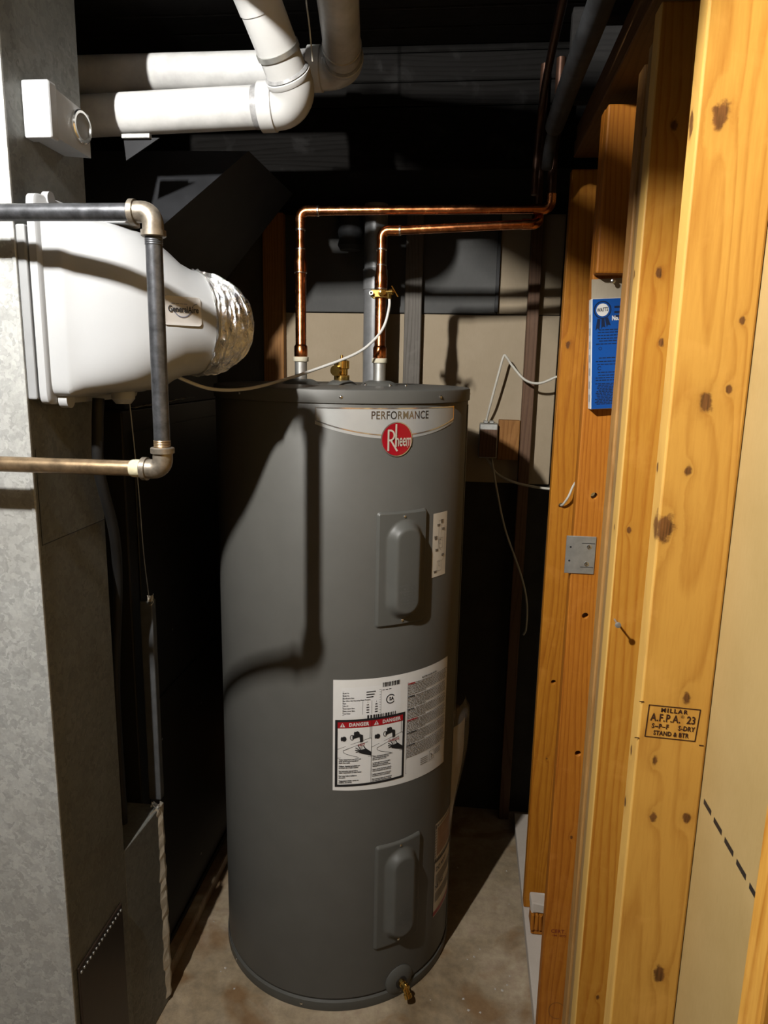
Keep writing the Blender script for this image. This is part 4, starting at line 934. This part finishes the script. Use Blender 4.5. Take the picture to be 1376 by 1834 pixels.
# steel strike plate
pl_ = thing('nail_plate', 'grey steel protector plate screwed across the drilled stud', 'plate', (.259, 1.5885, 1.316))
obj('plate', MB().box((.2285, 1.5865, 1.274), (.2925, 1.5895, 1.359), .001, 1), M['steel'], pl_)
for x, z in ((.278, 1.336), (.275, 1.297)): obj('screw', MB().lathe([(.0052, 0), (.0052, .001), (.003, .0016), (.002, .0004)], (x, 1.5865, z), 16, (0, -1, 0)), M['chrome'], pl_)
for x, z in ((.2385, 1.334), (.2375, 1.303)): obj('hole', MB().lathe([(.0022, 0), (.0022, .0003)], (x, 1.5865, z), 10, (0, -1, 0)), M['ink'], pl_)
for z in (1.343, 1.289): obj('prong_slot', MB().box((.262, 1.5859, z), (.29, 1.5866, z+.0012)), M['ink'], pl_)
# short wire poking through the far stud
tag(obj('stub_wire', MB().tube(spline([(.274, 2.06, 1.338), (.276, 2.035, 1.345), (.288, 2.02, 1.372), (.300, 2.03, 1.40), (.315, 2.04, 1.42)], 6), .0032, 10), M['cable']), 'short pale wire leaving a hole in the far amber stud', 'wire')
# split block by the sole plate
sb = thing('split_block', 'small split wood block with white broken top at the stud foot', 'block', (.28, 1.94, .04))
rr = random.Random(5)
def rag(x0, x1, y0, y1, z0, z1, j):
    mb = MB().box((x0, y0, z0), (x1, y1, z1), .004, 2)
    return mb.map(lambda p: p + Vector((rr.uniform(-j, j), rr.uniform(-j, j), rr.uniform(-j, j))))
for i in range(4): obj('splinter', rag(.253+.012*i, .2645+.012*i, 1.93, 1.985, .055+.006*rr.random(), .112+.004*rr.random(), .0012), M['woodD'], sb)
obj('foot', rag(.257, .30, 1.938, 1.985, .040, .056, .001), M['woodD'], sb)
obj('plaster_cap', rag(.253, .301, 1.935, 1.985, .118, .150, .003), M['plaster'], sb, 'broken white plaster')
# outlet box and cables on the rear wall
ob = thing('junction_box', 'small metal junction box with cables on the rear wall', 'junction box', (.08, 2.585, 1.40))
obj('box', MB().box((.045, 2.545, 1.405), (.108, 2.605, 1.525), .003, 1), M['steel'], ob)
obj('cover', MB().box((.047, 2.541, 1.409), (.106, 2.5445, 1.505), .001, 1), M['woodbrown'], ob)
for x in (.066, .086): obj('clamp', MB().box((x-.008, 2.55, 1.5255), (x+.008, 2.59, 1.534), .002, 1), M['steel'], ob)
tag(obj('wood_block', MB().box((.111, 2.568, 1.398), (.185, 2.605, 1.537), .003, 2), M['woodorange']), 'square pine block beside the junction box', 'block')
def cable(pts, label, r=.0042):
    tag(obj('cable', MB().tube(spline(pts, 8), r, 12), M['cable']), label, 'cable')
cable([(.068, 2.57, 1.535), (.080, 2.54, 1.60), (.100, 2.53, 1.694), (.114, 2.53, 1.752), (.124, 2.53, 1.750), (.145, 2.53, 1.722), (.188, 2.51, 1.677), (.235, 2.50, 1.667), (.290, 2.49, 1.690)], 'white cable arching up from the junction box')
cable([(.075, 2.575, 1.404), (.085, 2.565, 1.39), (.112, 2.55, 1.352), (.17, 2.53, 1.327), (.245, 2.51, 1.315), (.30, 2.50, 1.312)], 'white cable running right below the junction box')
cable([(.092, 2.575, 1.404), (.097, 2.55, 1.38), (.115, 2.535, 1.294), (.151, 2.53, 1.156), (.214, 2.52, .996), (.240, 2.52, .894), (.243, 2.52, .80), (.236, 2.53, .77)], 'white cable hanging down from the junction box', .0036)

# ------------------------------------------------------------------ crumbs on the floor
db = MB(); rr = random.Random(11)
for i in range(70):
    x, y = rr.uniform(-.75, .22), rr.uniform(1.3, 2.3)
    if math.hypot(x-TX, y-TY) < TR+.02 or y < 1.35: continue
    if x < -.74 and y > 1.4: continue
    s_ = rr.uniform(.0015, .006); a = rr.random()*6
    pts = [Vector((x + s_*math.cos(a+k*1.57)*rr.uniform(.6, 1.2), y + s_*math.sin(a+k*1.57)*rr.uniform(.6, 1.2), .0004)) for k in range(4)]
    db.add(pts + [Vector((x, y, s_*.7))], [[0, 1, 4], [1, 2, 4], [2, 3, 4], [3, 0, 4]])
M['crumb'] = plain('pale_plaster_crumb', (.6, .56, .5), .6)
tag(obj('debris', db, M['crumb']), 'pale plaster crumbs scattered on the concrete floor', 'debris', None, 'stuff')
bpy.context.view_layer.update()
for o in bpy.data.objects:      # print too fine to pick apart
    if o.name.split('.')[0] in ('small_print', 'black_print', 'red_lettering', 'red_print', 'white_print', 'wiring_diagram', 'notice_print', 'side_print'): o['kind'] = 'stuff'
# darken all non-metal colours and their specular evenly to deepen the shade
for mt in bpy.data.materials:
    b = mt.node_tree.nodes.get('Principled BSDF') if mt.use_nodes else None
    if not b or mt.name == 'lit_bulb_glass' or b.inputs['Metallic'].default_value > .5: continue
    t = mt.node_tree; lk = b.inputs['Base Color'].links
    if lk:
        g = G(t); src = lk[0].from_socket; g.l(g.mix(1.0, src, (ALBEDO_SCALE, ALBEDO_SCALE, ALBEDO_SCALE), 'MULTIPLY'), b.inputs['Base Color'])
    b.inputs['Specular IOR Level'].default_value *= ALBEDO_SCALE
